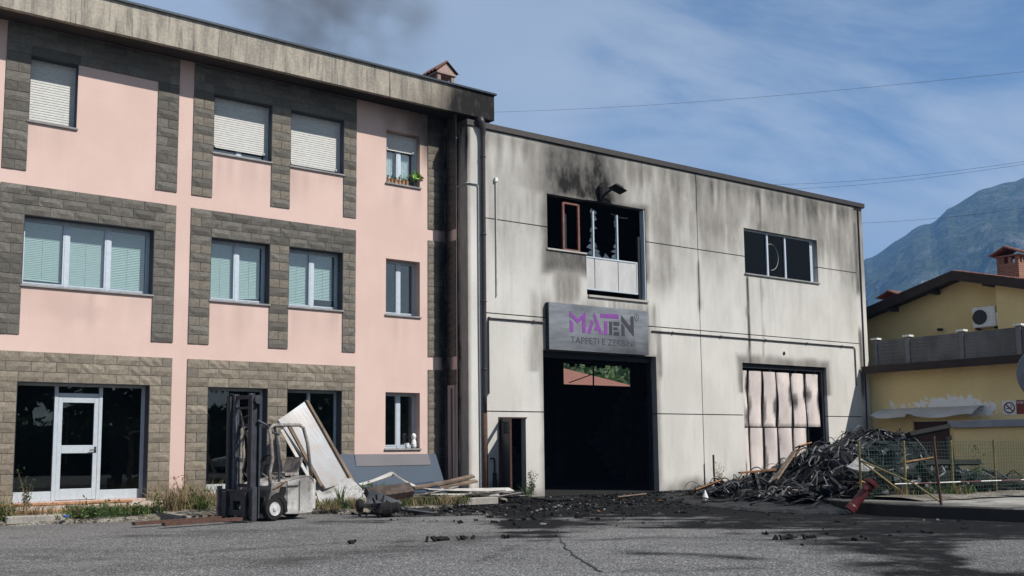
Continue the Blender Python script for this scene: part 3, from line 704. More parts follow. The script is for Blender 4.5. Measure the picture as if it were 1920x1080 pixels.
# shell
mb = MB(hall); HD = 8.2
mb.box(.25, .45, .47, HD, -.1, 9.3); mb.box(16.1, 16.34, .51, HD, -.1, 9.36)
wall_holes(mb, .25, 16.34, -.1, 9.3, [(9.55, 13.05, 3.55, 4.34), (13.75, 14.75, 3.62, 4.42)], HD+.001, HD+.25)
mb.box(.46, 16.09, .205, HD, 4.52, 4.74); mb.box(.46, 16.09, .205, HD, 9.06, 9.30)
mb.build('burnt_shell', M['char'], hallT)
mb = MB(hall); mb.box(.46, 16.09, .0, HD, -.12, .022); mb.build('floor_slab', M['char'], hallT)
mb = MB(hall); mb.box(-.03, 16.41, -.055, .55, 9.372, 9.53); mb.box(16.10, 16.41, .551, HD+.3, 9.372, 9.53); mb.build('coping', M['coping'], hallT, bevel=.01)
mb = MB(hall)
for s_ in (6.85, 10.45, 13.25): MB(hall).box(s_, s_+.32, 5.2, 5.55, .02, 4.519).build('burnt_column', M['char'], hallT)
MB(hall).bar((13.25, 3.5, 4.5), (12.3, 7.9, 3.2), .28, .28).build('fallen_beam', M['char'], hallT); mb.box(9.2, 14.0, 7.3, 7.6, 4.30, 4.519)
mb.build('burnt_beam', M['char'], hallT)
mb = MB(hall)
for k in range(26): a = 9.6+random.random()*3.4; mb.box(a, a+random.uniform(.05, .22), HD-.06, HD-.02, 4.35-random.uniform(.02, .16), 4.40)
mb.tube([(10.9, HD-.1, 3.4), (10.92, HD-.1, 4.5)], .03, 6); mb.tube([(9.7, HD-.15, 3.6), (11.0, HD-.15, 4.0), (11.3, HD-.15, 3.98)], .02, 5)
mb.build('hanging_debris', M['char'], hallT, kind='stuff')
def partition():
    mb = MB(hall)
    for r_ in range(12):
        a = 8.9+(.25 if r_ % 2 else 0)+max(0, (7-r_)*.0)
        lo = [10.4, 9.9, 9.7, 9.3, 9.2, 9.0, 9.3, 9.4, 9.7, 9.9, 10.0, 10.2][r_]
        x = a
        while x < 14.8:
            if x > lo: mb.box(x, x+.48, 6.2+random.uniform(0, .015), 6.4, .05+r_*.25, .05+r_*.25+.24)
            x += .49
    for r_ in range(5):
        x = 5.0+(.25 if r_ % 2 else 0)
        while x < 8.2-r_*.45: mb.box(x, x+.48, 6.9+random.uniform(0, .015), 7.1, .05+r_*.25, .05+r_*.25+.24); x += .49
    mb.build('block_partition', M['char_block'], hallT, kind='stuff')
partition()
# small gate-side details: jambs of both gates
mb = MB(hall); mb.box(6.30, 6.355, .201, .34, .0, 3.77); mb.box(2.335, 2.39, .201, .34, 0, 3.77); mb.box(2.39, 6.30, .201, .34, 3.62, 3.77); mb.build('gate_frame', M['blackmetal'], hallT)

# --- right-hand window
def hall_window():
    x0, x1, z0, z1 = 10.22, 13.78, 6.54, 7.96; t0 = .13; mb = MB(hall)
    mb.box(x0+.002, x0+.04, t0, t0+.06, z0, z1-.002); mb.box(x1-.20, x1-.002, t0+.02, t0+.06, z0, z1-.002); mb.box(x0+.04, x1-.20, t0, t0+.06, z1-.05, z1-.002); mb.box(x0+.04, x1-.20, t0, t0+.06, z0, z0+.04)
    for m_ in (11.42, 12.28): mb.box(m_-.035, m_+.035, t0-.03, t0+.059, z0+.01, z1-.051)
    w = mb.build('window', M['alu'], hallT)
    for a, b in ((x0+.04, 11.385), (11.455, 12.245), (12.315, x1-.20)):
        mb = MB(hall); mb.box(a, b, t0+.02, t0+.027, z0+.04, z1-.05); mb.build('pane', M['glass_soot'], w)
    mb = MB(hall); P = [(11.62+.45*math.cos(a)*.8, t0+.012, 7.2+.42*math.sin(a)) for a in np.linspace(-1.6, 2.3, 18)]; mb.tube(P, .008, 4); mb.build('smear', M['conduit_lt'], w)
    mb = MB(hall); mb.box(x0-.03, x1+.03, -.05, t0-.001, z0-.045, z0-.001); mb.build('sill', M['sill'], w, bevel=.004)
hall_window()
# --- burnt window over the gate
def burnt_window():
    mb = MB(hall); t0 = .10
    for s_ in (3.17, 3.70): mb.box(s_-.03, s_+.03, t0, t0+.06, 6.53, 7.84)
    mb.box(3.20, 3.67, t0, t0+.06, 7.80, 7.85); mb.box(3.20, 3.67, t0, t0+.06, 6.52, 6.57)
    w = mb.build('window', M['burntframe'], hallT); w['label'] = 'casement frame reddened by fire with its glass gone'
    mb = MB(hall); mb.box(3.40, 3.47, .35, .37, 6.55, 7.6); mb.build('glass_shard', M['glass_dark'], w)
    mb = MB(hall); mb.box(2.50, 3.86, -.04, .20, 6.455, 6.498); mb.box(3.90, 6.10, -.05, .20, 5.30, 5.358); mb.build('sill', M['concrete'], w, attr=lambda V: V[:, 0]*0+.25)
    mb = MB(hall)
    for s_ in (4.20, 5.08): mb.box(s_-.022, s_+.022, t0-.02, t0+.03, 6.44, 7.72)
    mb.box(3.90, 5.80, t0-.03, t0+.03, 6.40, 6.44); mb.box(3.90, 5.80, t0-.03, t0+.03, 5.52, 5.56); mb.box(5.77, 5.80, t0-.03, t0+.03, 5.56, 6.40); mb.box(3.90, 3.94, t0-.03, t0+.03, 5.56, 6.40)
    f = mb.build('window', M['alu_door'], hallT); f['label'] = 'white balcony window with shattered panes over scorched infill panels'
    for a, b in ((3.945, 4.21), (4.235, 5.065), (5.09, 5.765)):
        mb = MB(hall); mb.box(a, b, t0-.015, t0+.015, 5.565, 6.395); mb.build('infill_panel', M['whiteboard'], f)
    r = random.Random(5)
    for s_, sg in ((4.20, -1), (4.20, 1), (5.08, -1)):
        z = 6.46
        while z < 7.65:
            h = r.uniform(.10, .22); w_ = r.uniform(.05, .16) if z > 6.7 else r.uniform(.12, .26)
            mb = MB(hall); mb.prism([(s_+sg*.022, z), (s_+sg*w_, z+h*.3), (s_+sg*w_*.6, z+h*.8), (s_+sg*.022, z+h)], t0, t0+.006, lambda u, v, w: (u, w, v)); mb.build('glass_shard', M['glass'], f); z += h*.95
    for a, b in ((4.25, 4.5), (4.55, 4.8), (4.82, 5.05)):
        mb = MB(hall); mb.prism([(a, 6.44), (b, 6.44), (b-.05, 6.50), (a+.08, 6.55+r.uniform(0, .08))], t0, t0+.006, lambda u, v, w: (u, w, v)); mb.build('glass_shard', M['glass'], f)
    mb = MB(hall); mb.box(6.035, 6.066, .02, .195, 5.37, 7.97); mb.build('window_jamb', M['alu'], f)
    mb = MB(hall); mb.box(5.88, 5.95, .12, .2, 5.37, 7.2); mb.tube([(4.9, .15, 7.75), (5.2, .1, 7.66), (5.5, .12, 7.68)], .012, 5); mb.build('burnt_strip', M['blackmetal'], f)
burnt_window()
# --- folding gate of heat-stained panels
def fold_gate():
    mb = MB(hall); mb.box(9.96, 13.97, .10, .24, 3.62, 3.755); mb.box(13.86, 13.975, .12, .26, 0, 3.62)
    for s_ in (11.3, 12.5, 13.5): mb.box(s_, s_+.03, .08, .1, 3.56, 3.75)
    gte = mb.build('folding_gate', M['blackmetal'], hallT)
    E = [(9.97, 10.32), (10.37, 10.97), (11.03, 11.64), (11.70, 12.36), (12.42, 13.06), (13.12, 13.78)]
    for r_, (z0, z1) in enumerate(((1.83, 3.53), (.02, 1.79))):
        for k, (a, b) in enumerate(E):
            if r_ == 1 and k == 5: continue
            rr = random.Random(k*7+r_); P = []; bow = rr.uniform(.04, .09)
            for i in range(9):
                u = i/8; row = []
                for j in range(15):
                    v = j/14; w = (b-a)/2*(.97-.06*abs(math.sin(v*3.1+k))); c = (a+b)/2+.016*math.sin(v*5+k*2)
                    row.append((c+(u*2-1)*w, .17-bow*math.sin(math.pi*u)*(1+.5*math.sin(v*6+k))+.03*math.sin(v*4+k)*(1-r_), z0+(z1-z0)*v))
                P.append(row)
            mb = MB(hall); mb.grid(P); mb.grid([[(x, t+.04, z) for x, t, z in row] for row in P])
            mb.grid([P[0], [(x, t+.04, z) for x, t, z in P[0]]]); mb.grid([P[-1], [(x, t+.04, z) for x, t, z in P[-1]]])
            mb.grid([[p for p in (r[-1],)]+[(r[-1][0], r[-1][1]+.04, r[-1][2])] for r in P])
            cs_ = [(rr.choice((a, b)), z0+(z1-z0)*rr.uniform(.15, .75), rr.uniform(.14, .30), rr.uniform(.25, .55)) for q_ in range(2 if r_ == 0 else 1)]
            def at_(V, a=a, b=b, z0=z0, cs_=cs_, r_=r_):
                s, z = V[:, 0], V[:, 2]; n = fbm(s*4, z*3, 4)-.5; m_ = .5*ss(.035-np.minimum(s-a, b-s)+n*.05, 0, .04)+.10+n*.3
                for cs0, cz, wx, wz in cs_: m_ = np.maximum(m_, .9*ss(1-((s-cs0)/wx)**2-((z-cz)/wz)**2+n*.8, 0, .9))
                return np.maximum(m_, .6*ss(.10-(z-z0)+n*.15, 0, .12)) if r_ == 0 else m_*.8
            mb.build('gate_panel', M['foldpanel'], gte, attr=at_, smooth=True)
    mb = MB(hall)
    for s_ in (10.345, 11.0, 11.67, 12.39, 13.09, 13.2): mb.box(s_-.018, s_+.018, .19, .23, 0, 3.56)
    mb.build('hinge_post', M['blackmetal'], gte)
fold_gate()
# --- little steel door with louvres, swung open
def louvre_door():
    d = Vector((-.30, -.954, 0)); n = Vector((.954, -.30, 0)); w = .74
    def X(u, v, z): p = Vector((.95, -.03, 0))+d*u+n*v; return hall(p.x, p.y, z)
    mb = MB(X); wall_holes(mb, .0, w, .10, 2.0, [(.10, w-.10, 1.62, 1.90)], 0, .035); o = mb.build('louvre_door', M['blackmetal'], hallT)
    for k in range(6):
        mb = MB(X); z = 1.64+k*.045; mb.add([(.10, .002, z), (w-.10, .002, z), (w-.10, .033, z+.04), (.10, .033, z+.04)], ((0, 1, 2, 3),)); mb.build('louvre_slat', M['blackmetal'], o)
    mb = MB(X); mb.box(w-.02, w+.004, -.004, .04, .10, 2.0); mb.build('door_edge', M['rust'], o)
    mb = MB(hall); mb.box(.90, .93, -.02, .1, .0, 2.0); mb.box(.90, 1.78, -.02, .1, 2.001, 2.03); mb.build('door_frame', M['rust'], hallT)
    mb = MB(hall); mb.box(.94, 1.74, .9, .95, .02, 2.2); mb.build('inner_wall', M['char_block'], hallT)
louvre_door()
# --- pipes and conduits
mb = MB(hall); P = [(.30, -.12, 9.60), (.36, -.12, 9.48), (.42, -.12, 9.30)]+[(.42+.0*k, -.105, 9.1-k*.5) for k in range(15)]; mb.tube(P, [.095, .10, .075]+[.058]*15, 12)
for z in (8.6, 6.6, 4.9, 3.2): mb.tube([(.42, -.105, z-.02), (.42, -.105, z+.02)], .068, 12); mb.box(.40, .44, -.06, -.012, z-.015, z+.015)
mb.build('downpipe', M['pipe'], hallT, smooth=True)
mb = MB(hall); mb.tube([(.42, -.105, 2.12), (.43, -.105, 1.0), (.43, -.105, .05)], .062, 12); mb.build('downpipe_shoe', M['rust'], hallT, smooth=True)
mb = MB(hall); mb.tube([(-.02, .44, 7.87), (-.025, -.03, 7.88), (.05, -.045, 7.88), (.28, -.045, 7.88), (.31, -.045, 7.85), (.31, -.045, 4.4), (.33, -.045, .7), (.33, -.045, .15)], .018, 6); mb.build('conduit', M['conduit'], hallT)
mb = MB(hall); mb.tube([(.865, -.03, 8.04), (.865, -.03, 5.07)], .016, 6); c_ = mb.build('conduit', M['conduit_lt'], hallT)
mb = MB(hall); mb.box(.82, .91, -.07, -.002, 8.03, 8.14); mb.build('junction_box', M['whitepaint'], c_, bevel=.006)
mb = MB(hall); mb.tube([(.60, -.03, 2.6), (.60, -.03, 4.44), (.66, -.03, 4.50), (2.35, -.03, 4.50)], .02, 6); mb.tube([(6.2, -.03, 4.50), (15.45, -.03, 4.50), (15.52, -.03, 4.44), (15.52, -.03, 3.2)], .02, 6)
for s_ in (.6, 2.0, 7.0, 9.0, 11.0, 13.0, 14.8): mb.box(s_, s_+.04, -.055, -.002, 4.47, 4.53)
mb.build('conduit', M['pipe'], hallT)
mb = MB(hall); mb.tube([(.62, -.05, 1.0), (.72, -.05, 1.0), (.74, -.05, .95), (.74, -.05, .4)], .022, 6); mb.tube([(.74, -.05, .65), (.74, -.05, .1)], .05, 8); mb.build('gas_pipe', M['blackmetal'], hallT)
mb = MB(hall); mb.tube([(16.12, .02, 9.3), (16.1, .02, 5.2), (16.08, .02, 2.9), (16.02, .03, .3)], .022, 6); mb.build('cable', M['blackmetal'], hallT)
mb = MB(hall); Mx = Matrix.Translation((11.9, -.001, 4.13)) @ Matrix.Rotation(math.radians(90), 4, 'X'); mb.lathe([(.06, 0), (.06, .012), (.045, .02)], 14, Mx); mb.build('vent_cap', M['pipe'], hallT)
mb = MB(hall); mb.box(14.42, 14.50, -.05, -.002, 1.22, 1.42); mb.build('switch_box', M['conduit'], hallT, bevel=.005)

# --- shop sign over the gate
signT = thing('shop_sign', 'brushed metal MATEN sign box with purple and grey letters above the burnt gate', 'sign', hall(4.2, -.1, 3.8))
mb = MB(hall); rows = [[(s_, -.16, z) for z in np.linspace(3.79, 5.03, 14)] for s_ in np.linspace(2.42, 5.93, 36)]; mb.grid(rows)
def sign_mat():
    t = NT('brushed_sign_metal'); n = t.noise(3, 5, .6, t.mapv((.6, .6, 3))); sc = t.noise(40, 3, .5, t.mapv((1, 1, .03)))
    c = t.mix(t.rng(n, .3, .7), (.30, .31, .33), (.20, .21, .225)); c = t.mix(t.math('MULTIPLY', t.attr(), t.math('ADD', t.noise(3), .45), True), c, (.05, .05, .053))
    return t.bsdf(c, .45, .55, t.bump(sc, .06, .005), .5)
M['signmetal'] = sign_mat()
mb.build('sign_face', M['signmetal'], signT, attr=lambda V: .85*ss(4.55-V[:, 2]+(fbm(V[:, 0]*1.5, V[:, 2]*2)-.5)*1.1, 0, .8)*np.clip(.35+.30*(V[:, 0]-3), .4, 1)+.35*ss(.55-np.abs(V[:, 0]-3.55), 0, .4)*ss(V[:, 2], 4.4, 5))
mb = MB(hall); mb.box(2.42, 5.93, -.158, -.012, 3.79, 5.03); mb.build('sign_box', M['blackmetal'], signT)
def cv(x, y):
    yt = 172+(x-365)*.098; yb = 391+(x-365)*.0755; v = (yb-y)/(yb-yt)
    s = 3.11+(x-365)*.003395+(x-365)**2*1.45e-7; return s, 4.28+.575*v
LET = [('M', 'purple', [[(365, 172), (447, 262), (525, 180), (525, 402), (490, 399), (490, 262), (447, 310), (365, 225)], [(365, 262), (400, 298), (400, 393), (365, 391)]]),
       ('A', 'purple', [[(600, 228), (615, 193), (697, 416), (662, 413), (650, 375), (608, 372), (620, 338), (638, 340)], [(540, 404), (583, 268), (606, 292), (572, 407)]]),
       ('T', 'purple', [[(675, 207), (862, 216), (860, 262), (675, 248)], [(712, 282), (745, 284), (743, 420), (712, 418)]]),
       ('E', 'signgrey', [[(765, 287), (796, 289), (794, 423), (763, 422)], [(808, 290), (867, 293), (866, 331), (808, 329)], [(808, 346), (850, 348), (850, 374), (808, 372)], [(808, 388), (866, 391), (865, 429), (808, 427)]]),
       ('N', 'signgrey', [[(890, 225), (985, 343), (985, 240), (1017, 238), (1017, 441), (890, 285)], [(890, 305), (922, 343), (922, 434), (890, 432)]])]
for ch, mt, polys in LET:
    mb = MB(hall)
    for p in polys: mb.prism([cv(*q_) for q_ in p][::-1], -.1665, -.1605, lambda u, v, w: (u, w, v))
    mb.build('letter', M[mt], signT)
def text_mesh(txt, x0, x1, z0, z1, f, name, m, parent, thick=.004, align='FIT'):
    cu = bpy.data.curves.new('txt', 'FONT'); cu.body = txt; cu.size = 1; cu.extrude = 0; cu.resolution_u = 3
    ob = bpy.data.objects.new('txt', cu); COL.objects.link(ob); bpy.context.view_layer.update()
    dg = bpy.context.evaluated_depsgraph_get(); me0 = bpy.data.meshes.new_from_object(ob.evaluated_get(dg))
    V = np.array([v.co[:] for v in me0.vertices]); F = [tuple(p.vertices) for p in me0.polygons]
    bpy.data.objects.remove(ob); bpy.data.curves.remove(cu); bpy.data.meshes.remove(me0)
    lo, hi = V.min(0), V.max(0); k = (z1-z0)/(hi[1]-lo[1]); kx = (x1-x0)/(hi[0]-lo[0]) if x1 else k
    Q = [(x0+(v[0]-lo[0])*kx, 0, z0+(v[1]-lo[1])*k) for v in V]
    par = list(range(len(Q)))                      # one mesh for each letter
    def fnd(i):
        while par[i] != i: par[i] = par[par[i]]; i = par[i]
        return i
    for p in F:
        for i in p[1:]: par[fnd(i)] = fnd(p[0])
    grp = {}
    for p in F: grp.setdefault(fnd(p[0]), []).append(p)
    gl = sorted([[min(Q[i][0] for p in g_ for i in p), max(Q[i][0] for p in g_ for i in p), g_] for g_ in grp.values()], key=lambda q_: q_[0]); out = []
    for a, b, g_ in gl:
        if out and a < out[-1][1]-.3*(b-a): out[-1][1] = max(b, out[-1][1]); out[-1][2] = out[-1][2]+g_
        else: out.append([a, b, g_])
    for a, b, g_ in out: mb = MB(f); ids = sorted({i for p in g_ for i in p}); rm = {i: n_ for n_, i in enumerate(ids)}; mb.add([Q[i] for i in ids], [tuple(rm[i] for i in p) for p in g_]); mb.build(name, m, parent)
text_mesh('TAPPETI E ZERBINI', 3.13, 5.39, 3.995, 4.165, lambda s, t, z: hall(s, -.1625+t, z), 'letter', M['signgrey'], signT)
mb = MB(hall); ring = [(5.50+.085*math.cos(a), -.163, 4.83+.085*math.sin(a)) for a in np.linspace(0, 2*math.pi, 25)]; mb.tube(ring, .007, 4, False); mb.build('registered_ring', M['signgrey'], signT)
text_mesh('R', 5.468, 5.535, 4.785, 4.875, lambda s, t, z: hall(s, -.1625+t, z), 'letter', M['signgrey'], signT)
# --- charred flood lamp over the burnt window
lampT = thing('flood_lamp', 'charred flood lamp on a bracket above the broken window', 'lamp', hall(4.4, 0, 8.05))
mb = MB(hall); mb.tube([(4.42, .0, 8.10), (4.45, -.25, 8.22), (4.52, -.4, 8.30)], .035, 6); mb.tube([(4.40, -.05, 8.0), (4.35, -.08, 8.38), (4.42, -.1, 8.52)], [.05, .09, .04], 6); mb.build('bracket', M['char'], lampT)
Mx = Matrix.Translation((4.72, -.35, 8.34)) @ Matrix.Rotation(math.radians(14), 4, 'Y') @ Matrix.Rotation(math.radians(-20), 4, 'X') @ Matrix.Scale(.74, 4)
mb = MB(hall); vs = [Mx @ Vector(p) for p in ((-.30, -.2, -.06), (.32, -.2, -.09), (.32, .2, -.02), (-.30, .2, .0), (-.16, -.13, .08), (.22, -.12, .05), (.22, .14, .08), (-.16, .14, .11))]
mb.add(vs, ((0, 3, 2, 1), (4, 5, 6, 7), (0, 1, 5, 4), (1, 2, 6, 5), (2, 3, 7, 6), (3, 0, 4, 7)))
for k in range(4): a = -.1+k*.09; mb.box(a, a+.02, -.14, .12, .07, .11, Mx)
mb.build('lamp_head', M['char'], lampT)
# short black stake by the wall
tag(MB(hall).tube([(8.32, -.25, -.02), (8.30, -.25, .62), (8.30, -.25, 1.0)], .03, 6).build('steel_stake', M['blackmetal']), 'short black steel stake standing before the concrete wall', 'stake')

# ================================================================= YELLOW HOUSE (gable and terrace, side-on to the yard)
yel = thing('yellow_house', 'ochre yellow house with terrace and dark gable roof at the right', 'house', (31, 15, 0))
def yellow_mat():
    t = NT('peeling_ochre_stucco'); n = t.noise(1.1, 5, .6); c = t.mix(t.rng(n, .35, .65), (.84, .655, .335), (.77, .59, .285))
    f = t.noise(26, 3); c = t.mix(.12, c, t.mix(t.rng(f, .3, .7), (.34, .25, .11), (.68, .54, .28)))
    p = t.math('ADD', t.attr(), t.math('MULTIPLY', t.math('SUBTRACT', t.noise(5.5, 7, .7), .5), 1.5)); c = t.mix(t.rng(p, .40, .46), c, (.80, .80, .78))
    return t.bsdf(c, .92, 0, t.bump(t.noise(60, 4), .2, .01), .2)
M['yellow'] = yellow_mat()
def peel(V):
    y, z = V[:, 1], V[:, 2]; n = fbm(y*1.5, z*1.2, 4)-.5
    h = np.interp(y, [15.4, 15.8, 16.6, 17.3, 18, 19, 19.9], [.05, .48, .62, .60, .52, .42, .2])
    return h*ss(z, 1.9, 2.15)*ss(2.98+.35*n-z, 0, .45)
mb = MB(); wall_holes(mb, 6.0, 20.3, -.05, 3.66, [(17.22, 18.47, -1, 1.98)], 30.75, 31.0, .2, lambda u, v, w: (v, u, w)); mb.build('wall', M['yellow'], yel, attr=peel)
mb = MB(); mb.box(30.85, 30.90, 17.23, 18.46, .0, 1.97); dr = mb.build('door', plain('maroon_door_paint', (.045, .014, .014), .6), yel)
mb = MB(); mb.tube([(30.849, 18.35, 1.0), (30.80, 18.35, 1.0), (30.80, 18.25, 1.0)], .012, 6); mb.build('door_handle', M['blackmetal'], dr)
mb = MB(); mb.box(30.14, 34.5, 6.0, 19.86, 3.661, 3.83); mb.build('terrace_slab', surf('cream_soffit', (.42, .34, .21), rough=.9), yel)
mb = MB(); mb.box(30.10, 30.138, 6.0, 19.86, 3.60, 3.85); mb.build('eave_board', M['darkwood'], yel)
# terrace parapet: posts, caps and ribbed infill boards
M['parapet'] = surf('grey_ribbed_boards', (.15, .15, .155), (.09, .09, .095), 2, (1, 1, .3), rough=.9, streak=.5)
M['parapet_post'] = surf('grey_post', (.17, .17, .18), rough=.9)
posts_y = [19.85, 18.65, 16.78, 14.96, 13.1, 11.3]
for i, y in enumerate(posts_y):
    mb = MB(); mb.box(30.94, 31.08, y-.075, y+.075, 3.832, 4.80); p = mb.build('parapet_post', M['parapet_post'], yel)
    mb = MB(); mb.box(30.88, 31.14, y-.13, y+.13, 4.801, 4.86); mb.build('cap', M['whitepaint'], p)
    if i:
        a, b = posts_y[i]+.076, posts_y[i-1]-.076
        for k in range(8):
            mb = MB(); z = 3.84+k*.116; mb.box(30.98+.008*(k % 2), 31.04, a, b, z, z+.108); mb.build('board', M['parapet'], yel)
# gable storey
def gz(y): return 7.02-.262*abs(y-17.6)
mb = MB(); mb.prism([(11.0, 3.84), (22.6, 3.84), (22.6, gz(22.6)-.22), (17.6, gz(17.6)-.22), (11.0, gz(11.0)-.22)], 33.0, 42.0, lambda u, v, w: (w, u, v)); mb.build('gable_wall', M['yellow'], yel, attr=lambda V: V[:, 0]*0-.5)
mb = MB(); mb.box(32.55, 32.998, 10.9, 16.38, 3.84, 5.35); mb.prism([(10.9, 5.351), (16.38, 5.351), (16.38, gz(16.38)-.25), (10.9, gz(10.9)-.25)], 32.55, 32.998, lambda u, v, w: (w, u, v)); mb.build('side_bay', M['yellow'], yel, attr=lambda V: V[:, 0]*0-.5)
rf = None
for sgn, ye in ((1, 23.6), (-1, 11.0)):
    mb = MB(); mb.prism([(17.6, gz(17.6)-.20), (ye, gz(ye)-.20), (ye, gz(ye)-.06), (17.6, gz(17.6)-.06)], 32.22, 42.5, lambda u, v, w: (w, u, v))
    r_ = mb.build('roof', M['darkwood'], yel); rf = rf or r_
    mb = MB(); mb.prism([(17.6, gz(17.6)-.34), (ye, gz(ye)-.34), (ye, gz(ye)-.02), (17.6, gz(17.6)-.02)], 32.12, 32.218, lambda u, v, w: (w, u, v)); mb.build('barge_board', M['darkwood'], r_)
    L = abs(ye-17.6); n = int(L/.33)
    for k in range(n):
        y0_, y1_ = 17.6+sgn*k*.33, 17.6+sgn*(k*.33+.40)
        for c_ in range(3):
            x = 32.20+c_*.21; P = []
            for yy, dz in ((y0_, 0.0), (y1_, .025)):
                P.append([(x+.10-.10*math.cos(a), yy, gz(yy)-.055+dz+.065*math.sin(a)) for a in np.linspace(0, math.pi, 6)])
            P2 = [[(a, b, c-.015) for a, b, c in row] for row in P]
            if c_ == 0:
                mb = MB(); mb.grid(P); mb.grid(P2); mb.grid([P[1], P2[1]]); mb.build('tile', M['tile'], r_)
            else: 
                if k == 0 and c_ == 1: tl = MB()
                tl.grid(P)
    for x in np.arange(32.83, 42.4, .21):
        P = [[(x+.10-.10*math.cos(a), yy, gz(yy)-.055+.065*math.sin(a)) for a in np.linspace(0, math.pi, 5)] for yy in (17.6, ye)]; tl.grid(P)
    tl.build('tile_field', M['tile'], r_, kind='stuff')
for y in (18.6, 20.2, 21.8, 16.6): mb = MB(); mb.box(32.25, 32.995, y-.07, y+.07, gz(y)-.38, gz(y)-.235); mb.build('purlin_end', M['darkwood'], rf)
# chimneys
def tile_cap(parent, x0, x1, y0, y1, z, rise, n):
    ym = (y0+y1)/2
    for sgn in (-1, 1):
        for k in range(n):
            w = (x1-x0)/n; x = x0+k*w; P = []
            for u in (0, 1):
                yy = ym+sgn*u*(y1-y0)/2; P.append([(x+w/2-w/2*math.cos(a), yy, z+rise*(1-u)+w*.4*math.sin(a)) for a in np.linspace(0, math.pi, 6)])
            P2 = [[(a, b, c-.02) for a, b, c in row] for row in P]
            mb = MB(); mb.grid(P); mb.grid(P2); mb.grid([P[1], P2[1]]); mb.build('tile', M['tile'], parent)
def brick_mat():
    t = NT('chimney_brick'); b = t.N.new('ShaderNodeTexBrick'); b.inputs['Scale'].default_value = 1; b.inputs['Brick Width'].default_value = .24; b.inputs['Row Height'].default_value = .07; b.inputs['Mortar Size'].default_value = .008
    b.inputs['Color1'].default_value = (.30, .12, .075, 1); b.inputs['Color2'].default_value = (.20, .08, .055, 1); b.inputs['Mortar'].default_value = (.30, .26, .22, 1)
    sp = t.N.new('ShaderNodeSeparateXYZ'); t.L.new(t.pos, sp.inputs[0]); cb = t.N.new('ShaderNodeCombineXYZ'); t.L.new(t.math('ADD', sp.outputs[0], sp.outputs[1]), cb.inputs[0]); t.L.new(sp.outputs[2], cb.inputs[1]); t.L.new(cb.outputs[0], b.inputs['Vector'])
    return t.bsdf(b.outputs['Color'], .9, 0, t.bump(b.outputs['Fac'], -.4, .01), .2)
M['chbrick'] = brick_mat()
mb = MB(); mb.box(35.2, 35.85, 16.85, 17.62, 6.4, 7.50)
for a in (35.2, 35.46, 35.72):
    for b in (16.85, 17.10, 17.36, 17.50): 
        if a in (35.2, 35.72) or b in (16.85, 17.50): mb.box(a, a+.12, b, b+.12, 7.501, 7.74)
mb.box(35.15, 35.90, 16.80, 17.67, 7.741, 7.79)
ch = mb.build('chimney', M['chbrick'], yel); tile_cap(ch, 35.0, 36.0, 16.66, 17.80, 7.80, .26, 6)
mb = MB(); mb.box(36.0, 36.5, 22.0, 22.6, 5.2, 6.95); ch2 = mb.build('chimney', M['chbrick'], yel); tile_cap(ch2, 35.8, 36.7, 21.75, 22.85, 6.98, .25, 6)
# annex with a grey slab roof
mb = MB(); mb.box(29.5, 30.74, 8.0, 16.40, -.05, 1.72); mb.build('annex_wall', M['yellow'], yel, attr=lambda V: V[:, 0]*0-.6)
mb = MB(); mb.box(29.36, 30.745, 7.9, 16.50, 1.721, 1.93); mb.build('annex_slab', surf('blue_grey_slab', (.30, .31, .34), (.24, .25, .28), 2, rough=.85), yel, bevel=.01)
# sagging canopy over the door
mb = MB()
def can(a, b, sag):
    P = []
    for i in range(13):
        u = i/12; y = a+(b-a)*u; row = []
        for j in range(6):
            v = j/5; row.append((30.745-v*.75, y, 2.42-.30*v**1.6+sag*math.sin(u*7+1)*v*.05+(.06*v if u > .9 else 0)))
        P.append(row)
    return P
for a, b, sgm in ((16.05, 18.30, 1), (18.31, 19.55, .3)):
    P = can(a, b, sgm); mb = MB(); mb.grid(P); mb.grid([[(x, y, z-.02) for x, y, z in r] for r in P]); mb.grid([[r[-1], (r[-1][0], r[-1][1], r[-1][2]-.02)] for r in P]); mb.build('canopy_sheet', surf('faded_canopy', (.52, .51, .49), rough=.7), yel, smooth=True)
# air conditioner
ac = thing('air_conditioner', 'white wall-mounted air conditioner unit on the yellow gable', 'air conditioner', (32.85, 16.9, 5.02))
mb = MB(); mb.box(32.66, 32.98, 16.50, 17.28, 5.06, 5.74); mb.build('casing', M['whitepaint'], ac, bevel=.015)
Mx = Matrix.Translation((32.66, 17.02, 5.40)) @ Matrix.Rotation(math.radians(-90), 4, 'Y')
mb = MB(); mb.lathe([(.24, .0), (.25, .008), (.235, .014), (.05, .014), (.045, .02)], 28, Mx); mb.build('fan_grille', M['blackmetal'], ac)
mb = MB(); mb.box(32.70, 32.99, 16.55, 16.59, 4.99, 5.055); mb.box(32.70, 32.99, 17.18, 17.22, 4.99, 5.055); mb.build('bracket', M['blackmetal'], ac)
mb = MB(); mb.box(32.7, 32.92, 16.41, 16.497, 5.1, 5.5); mb.build('service_cover', M['whitepaint'], ac)
wl = thing('wall_lamp', 'small black lamp on the yellow gable wall', 'lamp', (32.95, 18.55, 5.15))
mb = MB(); mb.box(32.90, 32.998, 18.52, 18.58, 5.12, 5.2); mb.lathe([(.05, 0), (.09, .08), (.02, .1)], 10, Matrix.Translation((32.82, 18.55, 5.1))); mb.build('lamp_body', M['blackmetal'], wl)
